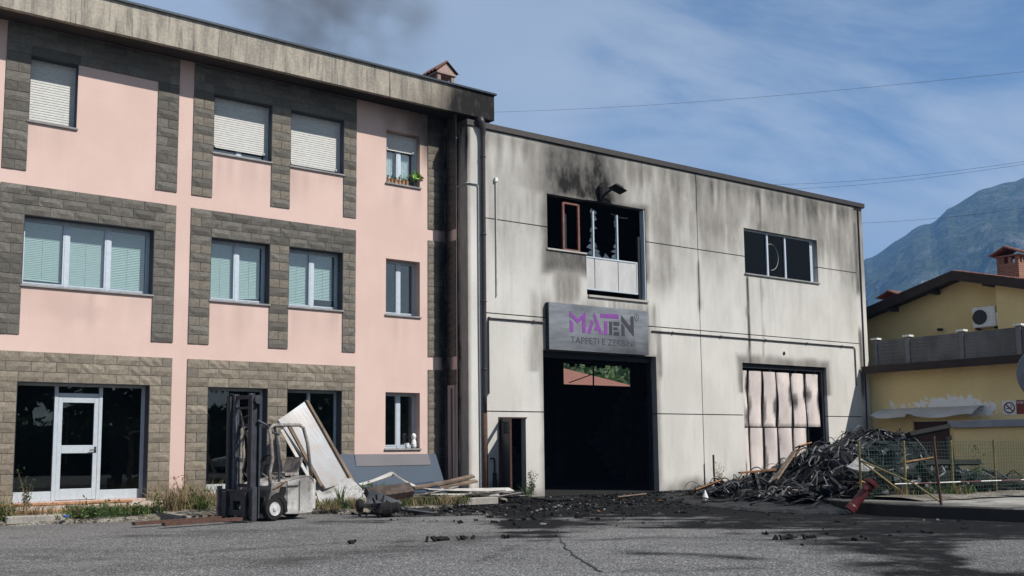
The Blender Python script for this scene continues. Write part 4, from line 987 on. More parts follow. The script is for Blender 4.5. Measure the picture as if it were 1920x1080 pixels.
# no smoking sign
ns = thing('no_smoking_sign', 'white and red no smoking board on the yellow wall at the right edge', 'sign', (30.74, 15, 2.1))
wy = lambda u, t, z: (30.738-t, 15.48-u, z)
mb = MB(wy); mb.box(0, .42, 0, .006, 2.10, 2.53); mb.build('white_plate', M['whitepaint'], ns)
mb = MB(wy); mb.box(.421, 1.75, 0, .006, 2.12, 2.53); mb.build('red_plate', plain('sign_red', (.19, .03, .022), .5), ns)
mb = MB(wy); rg = [(.21+.155*math.cos(a), .010, 2.315+.155*math.sin(a)) for a in np.linspace(0, 2*math.pi, 29)]; mb.tube(rg, .018, 4, False); mb.bar((.21-.10, .011, 2.315+.10), (.21+.10, .011, 2.315-.10), .004, .036, (1, 0, 1)); mb.build('prohibition_ring', M['red'], ns)
mb = MB(wy); mb.bar((.11, .008, 2.29), (.25, .008, 2.29), .003, .03); mb.tube([(.27, .008, 2.30), (.29, .008, 2.34), (.26, .008, 2.37), (.28, .008, 2.41)], .009, 4); mb.build('pictogram', M['blackmetal'], ns)
M['signwhite'] = plain('white_print', (.75, .74, .72), .5)
f_ = lambda u, t, z: wy(u, .0085+t, z)
text_mesh('VIETATO FUMARE', .44, 1.70, 2.42, 2.50, f_, 'letter', M['signwhite'], ns)
text_mesh('o usare', .86, 1.28, 2.29, 2.36, f_, 'letter', M['signwhite'], ns)
text_mesh('fiamme libere', .72, 1.45, 2.16, 2.24, f_, 'letter', M['signwhite'], ns)

# ================================================================= FENCED PLOT
mb = MB(); outline = [(17.0, 11.8), (16.62, 10.6), (16.72, 8.4), (17.6, 5.5), (29.3, 5.5), (29.3, 12.6), (17.4, 12.6)]
rows = []; mb.prism(outline, -.1, .2, lambda u, v, w: (u, v, w))
M['kerb'] = surf('old_concrete_kerb', (.36, .34, .30), (.24, .225, .20), 2, rough=.95, bump=.6, streak=.3, fine=.3)
def kerb_mat():
    t = NT('soot_and_shade_kerb'); n = t.noise(2, 6, .6); c = t.mix(t.rng(n, .35, .65), (.40, .38, .34), (.26, .245, .215)); c = t.mix(t.rng(t.noise(30, 4), .4, .7, 0, .5), c, (.16, .15, .13))
    sp = t.N.new('ShaderNodeSeparateXYZ'); t.L.new(t.pos, sp.inputs[0])
    k = t.math('ADD', t.rng(sp.outputs[2], .195, .175), t.rng(t.noise(1.1, 6, .65), .56, .66, 0, .9), True); k = t.math('MULTIPLY', k, .95); k2 = t.math('MULTIPLY', t.rng(sp.outputs[0], 18.2, 16.9), t.rng(t.noise(1.7, 5, .6), .3, .55)); k = t.math('MAXIMUM', k, t.math('MULTIPLY', k2, .85))  # upright faces coloured near-black as their shade; soot blotches on top
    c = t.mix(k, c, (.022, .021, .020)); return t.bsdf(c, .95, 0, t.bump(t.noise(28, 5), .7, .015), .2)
kerb = mb.build('plot_slab', kerb_mat(), kind='structure', bevel=.02)
def plot_dirt():
    mb = MB(); rows = []
    for i in range(60):
        x = 17.6+i*.2; rows.append([(x, y, .203+.10*float(fbm(x*1.5, y*1.5))*min(1, (y-10.4+ (x-17)*.19)/.6)) for y in np.linspace(max(10.55-(x-17)*.17, 8.6), 12.55, 16)])
    return mb.grid(rows).build('plot_earth', M['earth'], kind='structure', attr=lambda V: .35*fbm(V[:, 0], V[:, 1]))
plot_dirt()
fence = thing('wire_fence', 'green wire mesh fence on yellow posts around the rubble plot', 'fence', (19.2, 11.2, .2))
F0, F1 = Vector((17.28, 11.54, .2)), Vector((21.01, 10.82, .2)); fd_ = (F1-F0)/3.73
M['ypost'] = surf('peeling_yellow_steel', (.30, .245, .10), (.19, .14, .07), 8, rough=.7, streak=.6, streakcol=(.15, .07, .03))
M['wire'] = plain('green_wire', (.025, .070, .050), .6)
fpx = [0, 1.17, 2.48, 3.73, 5.1, 6.5]
for k in fpx: p = F0+fd_*k; MB().tube([(p.x, p.y, .18), (p.x+.015, p.y, 1.33)], .024, 8).build('post', M['ypost'], fence)
mb = MB()
for k in np.arange(0.0, 6.5, .075): p = F0+fd_*k; mb.tube([(p.x, p.y-.03+.015*math.sin(k*5), .22), (p.x, p.y-.03+.02*math.sin(k*4), 1.30)], .0035, 3, False)
for z in np.arange(.25, 1.31, .075):
    mb.tube([tuple(F0+fd_*k+Vector((0, -.03+.018*math.sin(k*4.4), z-.2+.008*math.sin(k*3+z*9)))) for k in np.arange(0, 6.51, .25)], .0035, 3, False)
mb.build('wire_mesh', M['wire'], fence, kind='stuff')
q1 = F0+fd_*1.17; MB().tube([(F0.x, F0.y-.03, .95), (q1.x, q1.y-.05, .22)], .018, 6).build('brace', M['ypost'], fence)
MB().tube([(F0.x, F0.y-.05, .95), (17.0, 10.25, .55), (16.95, 9.75, .25)], .016, 6).build('brace', M['ypost'], fence)
rp = thing('rusty_post', 'tall rusty steel post at the kerb in front of the wire fence', 'post', (16.88, 9.68, .2))
MB().tube([(16.88, 9.68, .10), (16.80, 9.72, 1.36)], .026, 8).build('shaft', M['rust'], rp)
MB().tube([(16.80, 9.72, 1.34), (16.80, 9.72, 1.40)], .034, 8).build('cap', M['rust'], rp)
rail = thing('barrier_rail', 'thin red and white striped rail along the foot of the fence', 'rail', (18, 10.6, .5))
for k in range(9):
    a = Vector((16.7, 10.45, .55))+Vector((4.9, -1.0, 0))*(k/9); b = a+Vector((4.9, -1.0, 0))/9
    MB().tube([a, b], .010, 6).build('rail_segment', M['red'] if k % 2 else M['whitepaint'], rail)
# leaning red hydrant
hy = thing('fire_hydrant', 'knocked-over red hydrant leaning at the kerb', 'hydrant', (16.2, 11.2, 0))
ax = Vector((.52, -.40, .75)).normalized(); Mh = Matrix.Translation((16.42, 11.22, .06)) @ ax.to_track_quat('Z', 'Y').to_matrix().to_4x4()
MB().lathe([(.10, 0), (.10, .10), (.088, .12), (.085, .50), (.10, .52), (.10, .58), (.06, .64)], 16, Mh).build('barrel', M['red'], hy, smooth=False)
MB().lathe([(.135, .62), (.135, .66), (.115, .665), (.115, .70), (.05, .71)], 16, Mh).build('top_flange', M['red'], hy)
MB().tube([Mh @ Vector((0, 0, .46)), Mh @ Vector((.15, 0, .46))], .045, 10).build('outlet', M['red'], hy)
MB().tube([Mh @ Vector((0, 0, .50)), Mh @ Vector((-.12, .06, .50))], .045, 10).build('outlet', M['red'], hy)
# box on a post and a round sign, both at the picture's right edge
bx = thing('letter_box', 'dark letter box with a pale lid on a post at the right edge', 'letter box', (20.6, 9.3, .2))
MB().box(20.45, 20.75, 9.15, 9.40, .88, 1.13).build('box_body', M['blackmetal'], bx, bevel=.01); MB().box(20.42, 20.78, 9.12, 9.43, 1.131, 1.16).build('lid', M['whitepaint'], bx); MB().tube([(20.6, 9.28, .19), (20.6, 9.28, .88)], .03, 8).build('post', M['rust'], bx)
def raypt(x, y, d):
    u = rt*((x-960)/1904.775)+up*(-(y-629.24)/1904.775)+fw; return Vector((0, 0, CAM_H))+u*d
sg = raypt(1968, 700, 13.7); rs = thing('road_sign', 'back of a round grey road sign at the right edge', 'sign', (sg.x, sg.y, 0))
nrm = Vector((-sg.x, -sg.y, 0)).normalized(); Mr = Matrix.Translation(sg) @ nrm.to_track_quat('Z', 'Y').to_matrix().to_4x4()
MB().lathe([(.40, -.02), (.405, 0), (.39, .012)], 40, Mr).build('disc', plain('galvanised_grey', (.17, .18, .19), .6, .3), rs)
MB().tube([(sg.x, sg.y, -.02), (sg.x, sg.y, sg.z+.35)], .03, 10).build('pole', M['conduit'], rs)
MB().box(-.3, .3, -.03, .03, .013, .04, Mr).build('clamp_bar', M['conduit'], rs)

# ================================================================= WIRES OVER THE ROOFS
for k, (a, da, b, db, lb) in enumerate((((700, 215), 62, (2050, 121), 40, 'highest thin power cable crossing the sky from the pink eave'), ((1300, 346), 60, (2050, 284), 42, 'upper cable of the close pair above the hall roof'), ((1300, 357), 61, (2050, 288), 42, 'lower cable of the close pair above the hall roof'), ((1400, 416), 60, (2050, 372), 44, 'lowest power cable passing in front of the mountain'))):
    A, B = raypt(*a, da), raypt(*b, db); P = [A.lerp(B, i/24)-Vector((0, 0, .5*math.sin(math.pi*i/24))) for i in range(25)]
    tag(MB().tube(P, .0065, 5).build('power_cable', M['blackmetal']), lb, 'cable', 'power cables over the roofs')

# ================================================================= BEHIND THE HALL, SEEN THROUGH ITS GUTTED BACK WALL
nb = thing('neighbour_house', 'red tiled house seen through the gutted hall', 'house', (42, 50, 0))
MB().box(33, 51, 47, 58, -.1, 4.2).build('wall', surf('cream_render', (.5, .46, .38)), nb)
mb = MB(); mb.add([(32.4, 46.4, 4.1), (51.6, 46.4, 4.1), (51.6, 58.6, 4.1), (32.4, 58.6, 4.1), (36, 52.5, 7.0), (42.0, 52.5, 7.0)], ((0, 1, 5, 4), (2, 3, 4, 5), (1, 2, 5), (3, 0, 4), (3, 2, 1, 0))); mb.build('roof', M['tile'], nb)
mb = MB(); mb.box(33.9, 34.3, 46.94, 46.99, 1.5, 3.0); mb.build('window', M['glass_dark'], nb)
mb = MB(); rows = []
for i in range(70):
    x = -40+i*3.0; rows.append([(x, 75+j*3.0, -1+.42*j*3.0*min(1, j/8)+5*mnoise.fractal(Vector((x*.03, j*.09, 1)), 1, 2, 4)) for j in range(40)])
M['scrub'] = surf('hill_scrub', (.055, .085, .030), (.030, .050, .018), .25, rough=.95, bump=1, bscale=2, fine=.4)
mb.grid(rows).build('hillside', M['scrub'], kind='structure')
def leafcloud(n, fpt, size, seed):
    r = np.random.default_rng(seed); mb = MB()
    P = np.array([fpt(r) for _ in range(n)]); A = r.normal(size=(n, 3)); B = r.normal(size=(n, 3)); A /= np.linalg.norm(A, axis=1)[:, None]
    B -= (A*B).sum(1)[:, None]*A; B /= np.linalg.norm(B, axis=1)[:, None]; s_ = size*r.uniform(.5, 1.2, (n, 1))
    V = np.stack([P-A*s_, P+B*s_*.45, P+A*s_, P-B*s_*.45], 1).reshape(-1, 3); mb.v = V.tolist(); mb.f = [(4*i, 4*i+1, 4*i+2, 4*i+3) for i in range(n)]; return mb
def leaf_mat(name, a, b):
    t = NT(name); n = t.noise(1.7, 4, .6); n2 = t.noise(14, 2); c = t.mix(t.rng(n, .35, .65), a, b); c = t.mix(t.rng(n2, .4, .7, 0, .5), c, tuple(q*1.6 for q in a))
    p = t.N.new('ShaderNodeBsdfPrincipled'); t.put(p.inputs['Base Color'], c); p.inputs['Roughness'].default_value = .6; p.inputs['Specular IOR Level'].default_value = .3
    tr = t.N.new('ShaderNodeBsdfTranslucent'); t.put(tr.inputs[0], c); mx = t.N.new('ShaderNodeMixShader'); mx.inputs[0].default_value = .25
    t.L.new(p.outputs[0], mx.inputs[1]); t.L.new(tr.outputs[0], mx.inputs[2]); t.L.new(mx.outputs[0], t.out.inputs[0]); return t.m
M['leaf'] = leaf_mat('foliage', (.045, .085, .022), (.09, .13, .035)); M['leaf_dark'] = leaf_mat('dark_foliage', (.022, .045, .016), (.045, .075, .025)); M['drygrass'] = leaf_mat('dry_stems', (.19, .145, .075), (.30, .24, .13))
cl = [(random.uniform(30, 120), random.uniform(80, 150), random.uniform(2, 4.5)) for _ in range(160)]
def wood_pt(r):
    c = cl[r.integers(len(cl))]; v = r.normal(size=3); v /= np.linalg.norm(v); j = (c[1]-75); z0 = -1+.42*j
    return (c[0]+v[0]*c[2]*r.uniform(.6, 1), c[1]+v[1]*c[2]*r.uniform(.6, 1), z0+c[2]*1.1+v[2]*c[2]*r.uniform(.6, 1))
leafcloud(26000, wood_pt, .55, 3).build('hill_wood', M['leaf'], kind='stuff')

# ================================================================= BURNT FORKLIFT
M['fl_steel'] = surf('scorched_steel', (.055, .060, .072), (.028, .030, .036), 5, rough=.6, metal=.3, bump=.4, bscale=50, fine=.4)
M['fl_body'] = surf('burnt_off_paint', (.54, .53, .515), (.19, .17, .15), 3.0, rough=.75, bump=.4, bscale=30, fine=.25, contrast=(.48, .66), streak=.5, streakcol=(.05, .04, .035), soot=True, sootvar=.7)
M['fl_ash'] = surf('ash_grey_steel', (.30, .275, .25), (.10, .085, .075), 7, rough=.85, bump=.6, bscale=40, fine=.4, contrast=(.4, .6))
M['fl_rail'] = surf('bare_steel_rail', (.13, .14, .165), (.06, .065, .08), 6, rough=.5, metal=.4)
M['scorch0'] = surf('rust_brown_trim', (.24, .12, .06), (.10, .06, .04), 6, rough=.85)
fl = thing('forklift', 'burnt-out white forklift with a tall black mast in front of the shop windows', 'forklift', (7.5, 17.75, 0))
FA = math.radians(13); FO = Vector((7.47, 17.80, 0)); fx_ = Vector((math.cos(FA), math.sin(FA), 0)); fy_ = Vector((-math.sin(FA), math.cos(FA), 0))
def FL(x, y, z): return FO+fx_*x+fy_*y+Vector((0, 0, z))
# mast: two nested channels each side
for sg_ in (-1, 1):
    y = sg_*.335
    mb = MB(FL); mb.box(-.09, .11, y-.035*sg_-.014, y-.035*sg_+.014, .05, 2.26); mb.box(-.09, -.06, y-.04, y+.055, .05, 2.26); mb.box(.08, .11, y-.04, y+.055, .05, 2.26); mb.build('mast_upright', M['fl_steel'], fl)
    y2 = sg_*.235; mb = MB(FL); mb.box(-.045, .055, y2-.010, y2+.010, .30, 2.30); mb.box(-.045, -.028, y2-.028, y2+.028, .30, 2.30); mb.box(.038, .055, y2-.028, y2+.028, .30, 2.30); mb.build('inner_rail', M['fl_rail'], fl)
    MB(FL).tube([(.10, sg_*.20, .2), (.10, sg_*.20, 1.55)], .025, 8).build('lift_cylinder', M['fl_ash'], fl)
for z, h, x in ((2.20, .07, .0), (2.02, .04, .0), (1.70, .05, .07), (.60, .06, .07), (.30, .10, .07)): MB(FL).box(x-.02, x+.03, -.22, .22, z, z+h).build('cross_member', M['fl_steel'], fl)
MB(FL).lathe([(.02, -.03), (.08, -.025), (.08, .025), (.02, .03)], 14, Matrix.Translation((.02, -.40, 2.18)) @ Matrix.Rotation(math.pi/2, 4, 'X')).build('chain_wheel', M['fl_steel'], fl)
MB(FL).tube([(.0, .1, 2.0), (.06, .02, 1.55), (.02, -.06, 1.62), (.1, -.1, 1.25), (.05, -.05, .8)], .014, 5).build('hose', M['fl_ash'], fl)
MB(FL).tube([(.05, -.12, 1.55), (.15, .05, 1.62), (.25, .2, 1.55), (.3, .22, 1.3)], .022, 5).build('hose', M['fl_ash'], fl)
MB(FL).tube([(.05, -.36, 1.80), (.2, -.42, 1.72), (.32, -.40, 1.60), (.5, -.40, 1.55)], .025, 6).build('hose', M['fl_steel'], fl)
# carriage with holes, side plates
mb = MB(FL); wall_holes(mb, -.50, .50, .10, .52, [(-.38, -.22, .22, .40), (-.12, .10, .20, .36), (.2, .38, .24, .42)], -.12, -.085, None, lambda u, v, w: (v, u, w)); mb.build('carriage', M['fl_steel'], fl)
for y in (-.52, .52): MB(FL).box(-.17, -.07, y-.018, y+.018, .02, .62).build('carriage_side', M['fl_ash'] if y > 0 else M['fl_steel'], fl)
MB(FL).box(-.14, -.09, -.50, .50, .525, .57).build('carriage_bar', M['fl_steel'], fl)
for y, L in ((-.28, 1.75), (.30, 1.95)):
    MB(FL).box(-.17, -.125, y-.055, y+.055, .075, .52).build('fork_shank', M['fl_steel'], fl); mb = MB(FL); mb.prism([(-.17, .030), (-.17, .085), (-L, .085), (-L, .030)], y-.055, y+.055, lambda u, v, w: (u, w, v)); mb.build('fork', M['rust'], fl)
# chassis
def ring_body(prof, ys, f):
    """side outline swept across the width with rounded flanks"""
    mb = MB(f); n = len(prof); rows = []
    for y, k in ys: rows.append([(.78+(x-.78)*k, y, .42+(z-.42)*k) for x, z in prof]+[(.78+(prof[0][0]-.78)*k, y, .42+(prof[0][1]-.42)*k)])
    mb.grid(rows); return mb
prof = [(.24, .36), (.28, .50), (.30, .62), (.42, .68), (.62, .70), (.80, .74), (1.02, .78), (1.20, .78), (1.29, .70), (1.32, .50), (1.30, .22), (1.24, .10), (.95, .08), (.62, .10), (.60, .22), (.56, .33), (.46, .40), (.35, .40)]
ys = [(-.455, .93), (-.47, .97), (-.465, 1.0), (-.40, 1.01), (.40, 1.01), (.465, 1.0), (.47, .97), (.455, .93)]
mb = ring_body(prof, ys, FL); n0 = len(prof)+1
mb.f.append(tuple(range(len(prof)))); mb.f.append(tuple(reversed([7*n0+i for i in range(len(prof))])))
mb.build('body', M['fl_body'], fl, attr=lambda V: np.maximum.reduce([.9*ss(.62-V[:, 0], 0, .25)*ss(.62-V[:, 2], -.05, .2), .55*ss(V[:, 2], .66, .76), .8*ss(.16-V[:, 2], 0, .1)]))
for x_ in (.64, .93): MB(FL).box(x_, x_+.008, -.4835, -.472, .14, .70).build('panel_seam', M['char'], fl)
MB(FL).box(.66, .91, -.4815, -.473, .60, .615).build('panel_seam', M['char'], fl)
MB(FL).prism([(.27, .33), (.31, .44), (.42, .50), (.55, .46), (.63, .33), (.66, .14), (.60, .14), (.56, .30), (.48, .39), (.38, .40), (.32, .33)], -.485, -.46, lambda u, v, w: (u, w, v)).build('wheel_arch', M['char'], fl)
MB(FL).tube([(.34, -.46, .56), (.48, -.47, .62), (.62, -.47, .70)], .018, 5).build('scorched_trim', M['scorch0'], fl)
MB(FL).box(1.24, 1.345, -.46, .46, .14, .72).build('counterweight', plain('bleached_white', (.60, .59, .57), .7, bump=.2), fl, bevel=.03)
MB(FL).prism([(.46, .44), (.60, .44), (.62, .60), (.50, .60)], -.485, -.474, lambda u, v, w: (u, w, v)).build('vent_opening', M['char'], fl)
MB(FL).box(.20, .58, -.38, .38, .12, .42).build('drive_axle', M['char'], fl)
for sg_ in (-1, 1):
    Mw = Matrix.Translation((.36, sg_*.42, .205)) @ Matrix.Rotation(math.pi/2, 4, 'X')
    w = MB(FL).lathe([(.11, -.07), (.19, -.075), (.205, -.05), (.205, .05), (.19, .075), (.11, .07)], 26, Mw).build('wheel', M['char'], fl)
    k = -sg_; MB(FL).lathe([(.125, .078*-sg_ if False else .076), (.12, .085), (.10, .06), (.045, .07), (.04, .095), (.01, .10)], 24, Mw if sg_ < 0 else Mw @ Matrix.Rotation(math.pi, 4, 'X')).build('rim', plain('bright_rim', (.52, .52, .51), .6, .2), w)
Mw = Matrix.Translation((1.12, 0, .16)) @ Matrix.Rotation(math.pi/2, 4, 'X'); MB(FL).lathe([(.08, -.09), (.16, -.09), (.16, .09), (.08, .09)], 22, Mw).build('wheel', M['char'], fl)
# overhead guard: two bent side hoops and roof bars
for y in (-.43, .43):
    MB(FL).tube([(.30, y, .62), (.28, y, .85), (.34, y, 1.1), (.30, y, 1.45), (.27, y*.97, 1.66), (.36, y*.97, 1.72), (.95, y*.97, 1.73), (1.05, y*.97, 1.68), (1.14, y, 1.40), (1.24, y, .76)], .033, 8).build('guard_hoop', M['fl_ash'], fl, smooth=True)
for x in (.33, .46, .59, .72, .85, .98): MB(FL).box(x, x+.045, -.40, .40, 1.70+.02*math.sin(x*9), 1.735+.02*math.sin(x*9)).build('guard_bar', M['fl_ash'], fl)
MB(FL).tube([(.42, -.38, 1.68), (.46, -.40, 1.35), (.52, -.40, .9), (.50, -.42, .66)], .025, 6).build('guard_strut', M['fl_steel'], fl)
MB(FL).tube([(.40, .1, .68), (.50, .05, 1.0), (.56, .05, 1.06)], .028, 8).build('steering_column', M['char'], fl)
ring = [Vector((.58, .05, 1.07))+Vector((.10*math.cos(a)*.6, .17*math.sin(a), .10*math.cos(a))) for a in np.linspace(0, 2*math.pi, 21)]; MB(FL).tube(ring, .014, 6, False).build('steering_wheel', M['char'], fl)
mb = MB(FL); mb.box(.78, 1.10, -.24, .24, .79, .84); mb.prism([(1.06, .84), (1.12, .84), (1.22, 1.12), (1.17, 1.13)], -.22, .22, lambda u, v, w: (u, w, v)); mb.build('seat_frame', M['fl_ash'], fl)
mb = MB(FL)
for k in range(26):
    x, y = random.uniform(.35, 1.2), random.uniform(-.4, .4); a = random.uniform(0, 6); mb.bar((x, y, .72+random.uniform(0, .06)), (x+.14*math.cos(a), y+.14*math.sin(a), .76+random.uniform(0, .12)), .02, .02)
mb.build('burnt_remains', M['fl_ash'], fl, kind='stuff')

# ================================================================= SHEETS AND SCRAP BY THE PINK WALL
def slab4(pts, th, bow=0, n=8):
    """bent sheet through four corners, with thickness"""
    A, B, C, E_ = [Vector(p) for p in pts]; nr = (B-A).cross(E_-A).normalized(); P = []; Q = []
    for i in range(n+1):
        u = i/n; r1 = []; r2 = []
        for j in range(5):
            v = j/4; p = A.lerp(B, u).lerp(E_.lerp(C, u), v)+nr*(bow*math.sin(math.pi*u)+.3*bow*math.sin(5*u+3*v)); r1.append(p); r2.append(p-nr*th)
        P.append(r1); Q.append(r2)
    mb = MB(); mb.grid(P); mb.grid(Q)
    for a, b in ((P[0], Q[0]), (P[-1], Q[-1]), ([r[0] for r in P], [r[0] for r in Q]), ([r[-1] for r in P], [r[-1] for r in Q])): mb.grid([a, b])
    return mb
M['galv'] = surf('pale_scorched_sheet', (.36, .385, .41), (.33, .275, .235), .8, rough=.5, metal=.2, bump=.1, fine=.12)
M['sheetgrey'] = surf('grey_painted_sheet', (.155, .145, .155), (.135, .128, .138), 1.2, rough=.6, bump=.05, fine=.06)
M['sheetblue'] = surf('slate_blue_sheet', (.042, .066, .100), (.032, .052, .082), .9, rough=.5, bump=.05, fine=.06)
M['scorch'] = surf('brown_scorched_board', (.21, .155, .11), (.09, .065, .05), 3, rough=.8, fine=.3)
M['scrapmix'] = surf('mixed_scrap', (.30, .28, .26), (.03, .028, .026), 2.2, rough=.7, contrast=(.40, .55))
M['whitestrip'] = surf('white_profile', (.62, .61, .58), (.42, .38, .33), 3, rough=.6, fine=.2)
tag(slab4([(9.28, 20.33, 1.87), (10.02, 20.62, 2.28), (10.80, 19.95, .55), (10.05, 19.62, .42)], .07, .02).build('wall_panel', M['galv']), 'long pale metal panel propped at a slant behind the burnt forklift', 'panel')
tag(slab4([(9.36, 20.05, 1.80), (9.43, 20.06, 1.82), (10.02, 19.65, .50), (9.95, 19.62, .48)], .05, .01).build('metal_profile', M['scorch']), 'scorched thin profile leaning along the left side of the pale panel', 'profile')
tag(slab4([(8.88, 19.3, 1.66), (8.94, 19.3, 1.68), (9.46, 19.1, .72), (9.40, 19.1, .70)], .03, .0).build('bright_strip', M['whitestrip']), 'narrow bright metal strip seen through the forklift cab', 'strip')
tag(slab4([(9.95, 19.95, .56), (10.75, 19.75, .60), (11.05, 19.25, .12), (9.80, 19.30, .10)], .05, .05).build('bent_panel', M['fl_body'], attr=lambda V: .3*fbm(V[:, 0]*3, V[:, 2]*4)), 'crumpled whitish panel lying at the foot of the slanted pale panel', 'panel')
tag(slab4([(11.66, 21.235, 1.135), (13.70, 21.235, 1.125), (13.73, 21.165, .865), (11.66, 21.165, .865)], .010, 0).build('grey_sheet', M['sheetgrey']), 'narrow grey sheet along the top of the leaning blue sheet', 'sheet')
tag(slab4([(11.12, 21.262, 1.145), (13.93, 21.262, 1.125), (14.10, 20.95, .10), (11.12, 20.95, .10)], .012, 0).build('blue_sheet', M['sheetblue']), 'wide slate blue sheet leaning on the pink wall below the small window', 'sheet')
tag(slab4([(10.02, 20.60, 2.32), (10.10, 20.62, 2.30), (10.90, 19.93, .50), (10.80, 19.90, .52)], .09, 0).build('metal_profile', M['scorch']), 'dark scorched edge profile along the right side of the slanted pale panel', 'profile')
scr = [
 ('folded_profile', 'bent pale profile peaking at the left of the scrap sheets', [(10.95, 19.75, .50), (11.65, 19.55, .74), (11.72, 19.48, .70), (10.98, 19.66, .46)], 'whitestrip', .03),
 ('folded_profile', 'pale profile sloping down from the peak of the scrap sheets', [(11.66, 19.55, .74), (12.15, 19.35, .42), (12.13, 19.26, .38), (11.64, 19.46, .70)], 'whitestrip', .03),
 ('burnt_sheet', 'dark bent sheet under the peak of the scrap', [(11.0, 19.8, .42), (12.9, 19.8, .50), (12.7, 19.0, .30), (11.3, 19.0, .34)], 'sheetblue', .015),
 ('wood_batten', 'long tan batten slanting up over the scrap sheets', [(12.0, 19.28, .40), (13.95, 19.75, .60), (13.98, 19.65, .57), (12.03, 19.18, .37)], 'scorch', .05),
 ('wood_batten', 'lower tan batten under the long slanting batten', [(12.4, 19.45, .36), (13.9, 19.55, .50), (13.93, 19.45, .47), (12.43, 19.35, .33)], 'scorch', .04),
 ('white_sheet', 'uppermost long white sheet on the scrap stack', [(12.2, 19.55, .40), (14.75, 19.35, .30), (14.6, 18.95, .26), (12.3, 19.05, .36)], 'whitestrip', .02),
 ('white_sheet', 'lower long white sheet of the scrap stack', [(12.05, 19.2, .30), (14.15, 19.05, .21), (14.0, 18.72, .19), (12.15, 18.85, .27)], 'whitestrip', .02),
 ('burnt_sheet', 'dark sheet wedged between the two white sheets', [(12.2, 19.4, .26), (14.4, 19.3, .20), (14.2, 18.8, .16), (12.2, 18.8, .22)], 'char', .02),
 ('burnt_sheet', 'dark strip sticking out beside the small louvred door', [(14.3, 19.2, .16), (15.6, 18.6, .05), (15.5, 18.3, .04), (14.2, 18.9, .12)], 'char', .02),
 ('burnt_sheet', 'blackened strip in front of the white door pier', [(14.9, 18.7, .10), (16.3, 18.6, .05), (16.2, 18.45, .05), (14.9, 18.45, .08)], 'char', .02),
 ('grey_lath', 'grey lath lying across the lower scrap', [(11.3, 18.9, .20), (13.2, 18.75, .22), (13.2, 18.70, .20), (11.3, 18.84, .18)], 'scorch', .02),
]
for nm, lb, pts, mt, th in scr: tag(slab4(pts, th, .02).build(nm, M[mt]), lb, nm.split('_')[-1])
mb = MB(); r_s = np.random.default_rng(77)
for k in range(46):
    x, y = r_s.uniform(11.3, 14.6), r_s.uniform(18.75, 19.7); a = r_s.normal()*.25; L_ = r_s.uniform(.4, 1.5); z = .14+.24*r_s.random()*(1-abs(x-12.8)/2.6); mb.bar((x-L_/2*math.cos(a), y-L_/2*math.sin(a), z), (x+L_/2*math.cos(a), y+L_/2*math.sin(a), z+r_s.normal()*.05), r_s.uniform(.03, .16), .012)
mb.build('scrap_slivers', M['scrapmix'], kind='stuff')
mb = MB(); mb.box(12.75, 13.85, 18.55, 18.85, .0, .17, Matrix.Translation((0, 0, 0))); tag(mb.build('kerb_stone', M['kerb'], bevel=.02), 'loose concrete kerb stone below the scrap sheets', 'kerb stone')
tag(slab4([(9.95, 17.75, .40), (10.95, 17.75, .46), (10.95, 17.55, .30), (9.95, 17.5, .22)], .16, .01).build('timber_block', surf('charred_timber', (.10, .075, .06), (.04, .03, .028), 5, rough=.95, bump=.8)), 'charred timber block behind the black axle', 'timber')
axl = thing('charred_axle', 'charred axle with a small wheel lying on the asphalt', 'axle', (9.9, 16.9, 0))
Mw = Matrix.Translation((9.42, 16.95, .22)) @ Matrix.Rotation(math.radians(70), 4, 'Z') @ Matrix.Rotation(math.pi/2, 4, 'X'); MB().lathe([(.03, -.06), (.10, -.06), (.125, -.03), (.125, .03), (.10, .06), (.03, .06)], 20, Mw).build('wheel', M['char'], axl)
Mb = Matrix.Translation((9.85, 16.88, .17)) @ Matrix.Rotation(.5, 4, 'Z') @ Matrix.Rotation(.25, 4, 'Y')
MB().box(-.20, .18, -.11, .11, -.15, .05, Mb).build('gear_case', M['char'], axl, bevel=.02)
MB().lathe([(.09, -.2), (.13, -.17), (.13, .0), (.10, .02), (.10, .14), (.05, .2)], 12, Matrix.Translation((9.95, 16.72, .16)) @ Matrix.Rotation(1.4, 4, 'Y') @ Matrix.Rotation(.5, 4, 'X')).build('motor_housing', M['char'], axl)
MB().tube([(9.42, 16.95, .22), (9.7, 16.92, .21)], .04, 8).build('axle_shaft', M['char'], axl)
mb = MB(); r = np.random.default_rng(3)
for k in range(22): p_ = Vector((9.8+r.normal()*.2, 16.85+r.normal()*.12, .12+abs(r.normal())*.1)); mb.bar(p_, p_+Vector(r.normal(size=3))*.1, .03, .02)
mb.build('burnt_parts', M['char'], axl, kind='stuff')
slab4([(9.6, 17.1, .20), (9.75, 17.15, .50), (10.3, 16.9, .25), (10.2, 16.8, .10)], .03, .02).build('bracket_plate', M['fl_steel'], axl)
MB().tube([(9.9, 16.8, .18), (10.4, 16.6, .10), (10.75, 16.45, .04)], .025, 7).build('rod', M['fl_steel'], axl); MB().tube([(10.0, 16.75, .15), (10.5, 16.62, .06), (10.85, 16.55, .04)], .02, 7).build('rod', M['fl_steel'], axl)
tag(slab4([(10.5, 17.15, .10), (11.0, 17.05, .08), (10.98, 16.85, .02), (10.5, 16.95, .03)], .05, .02).build('charred_lump', M['char']), 'flat charred lump beside the axle rods', 'debris')

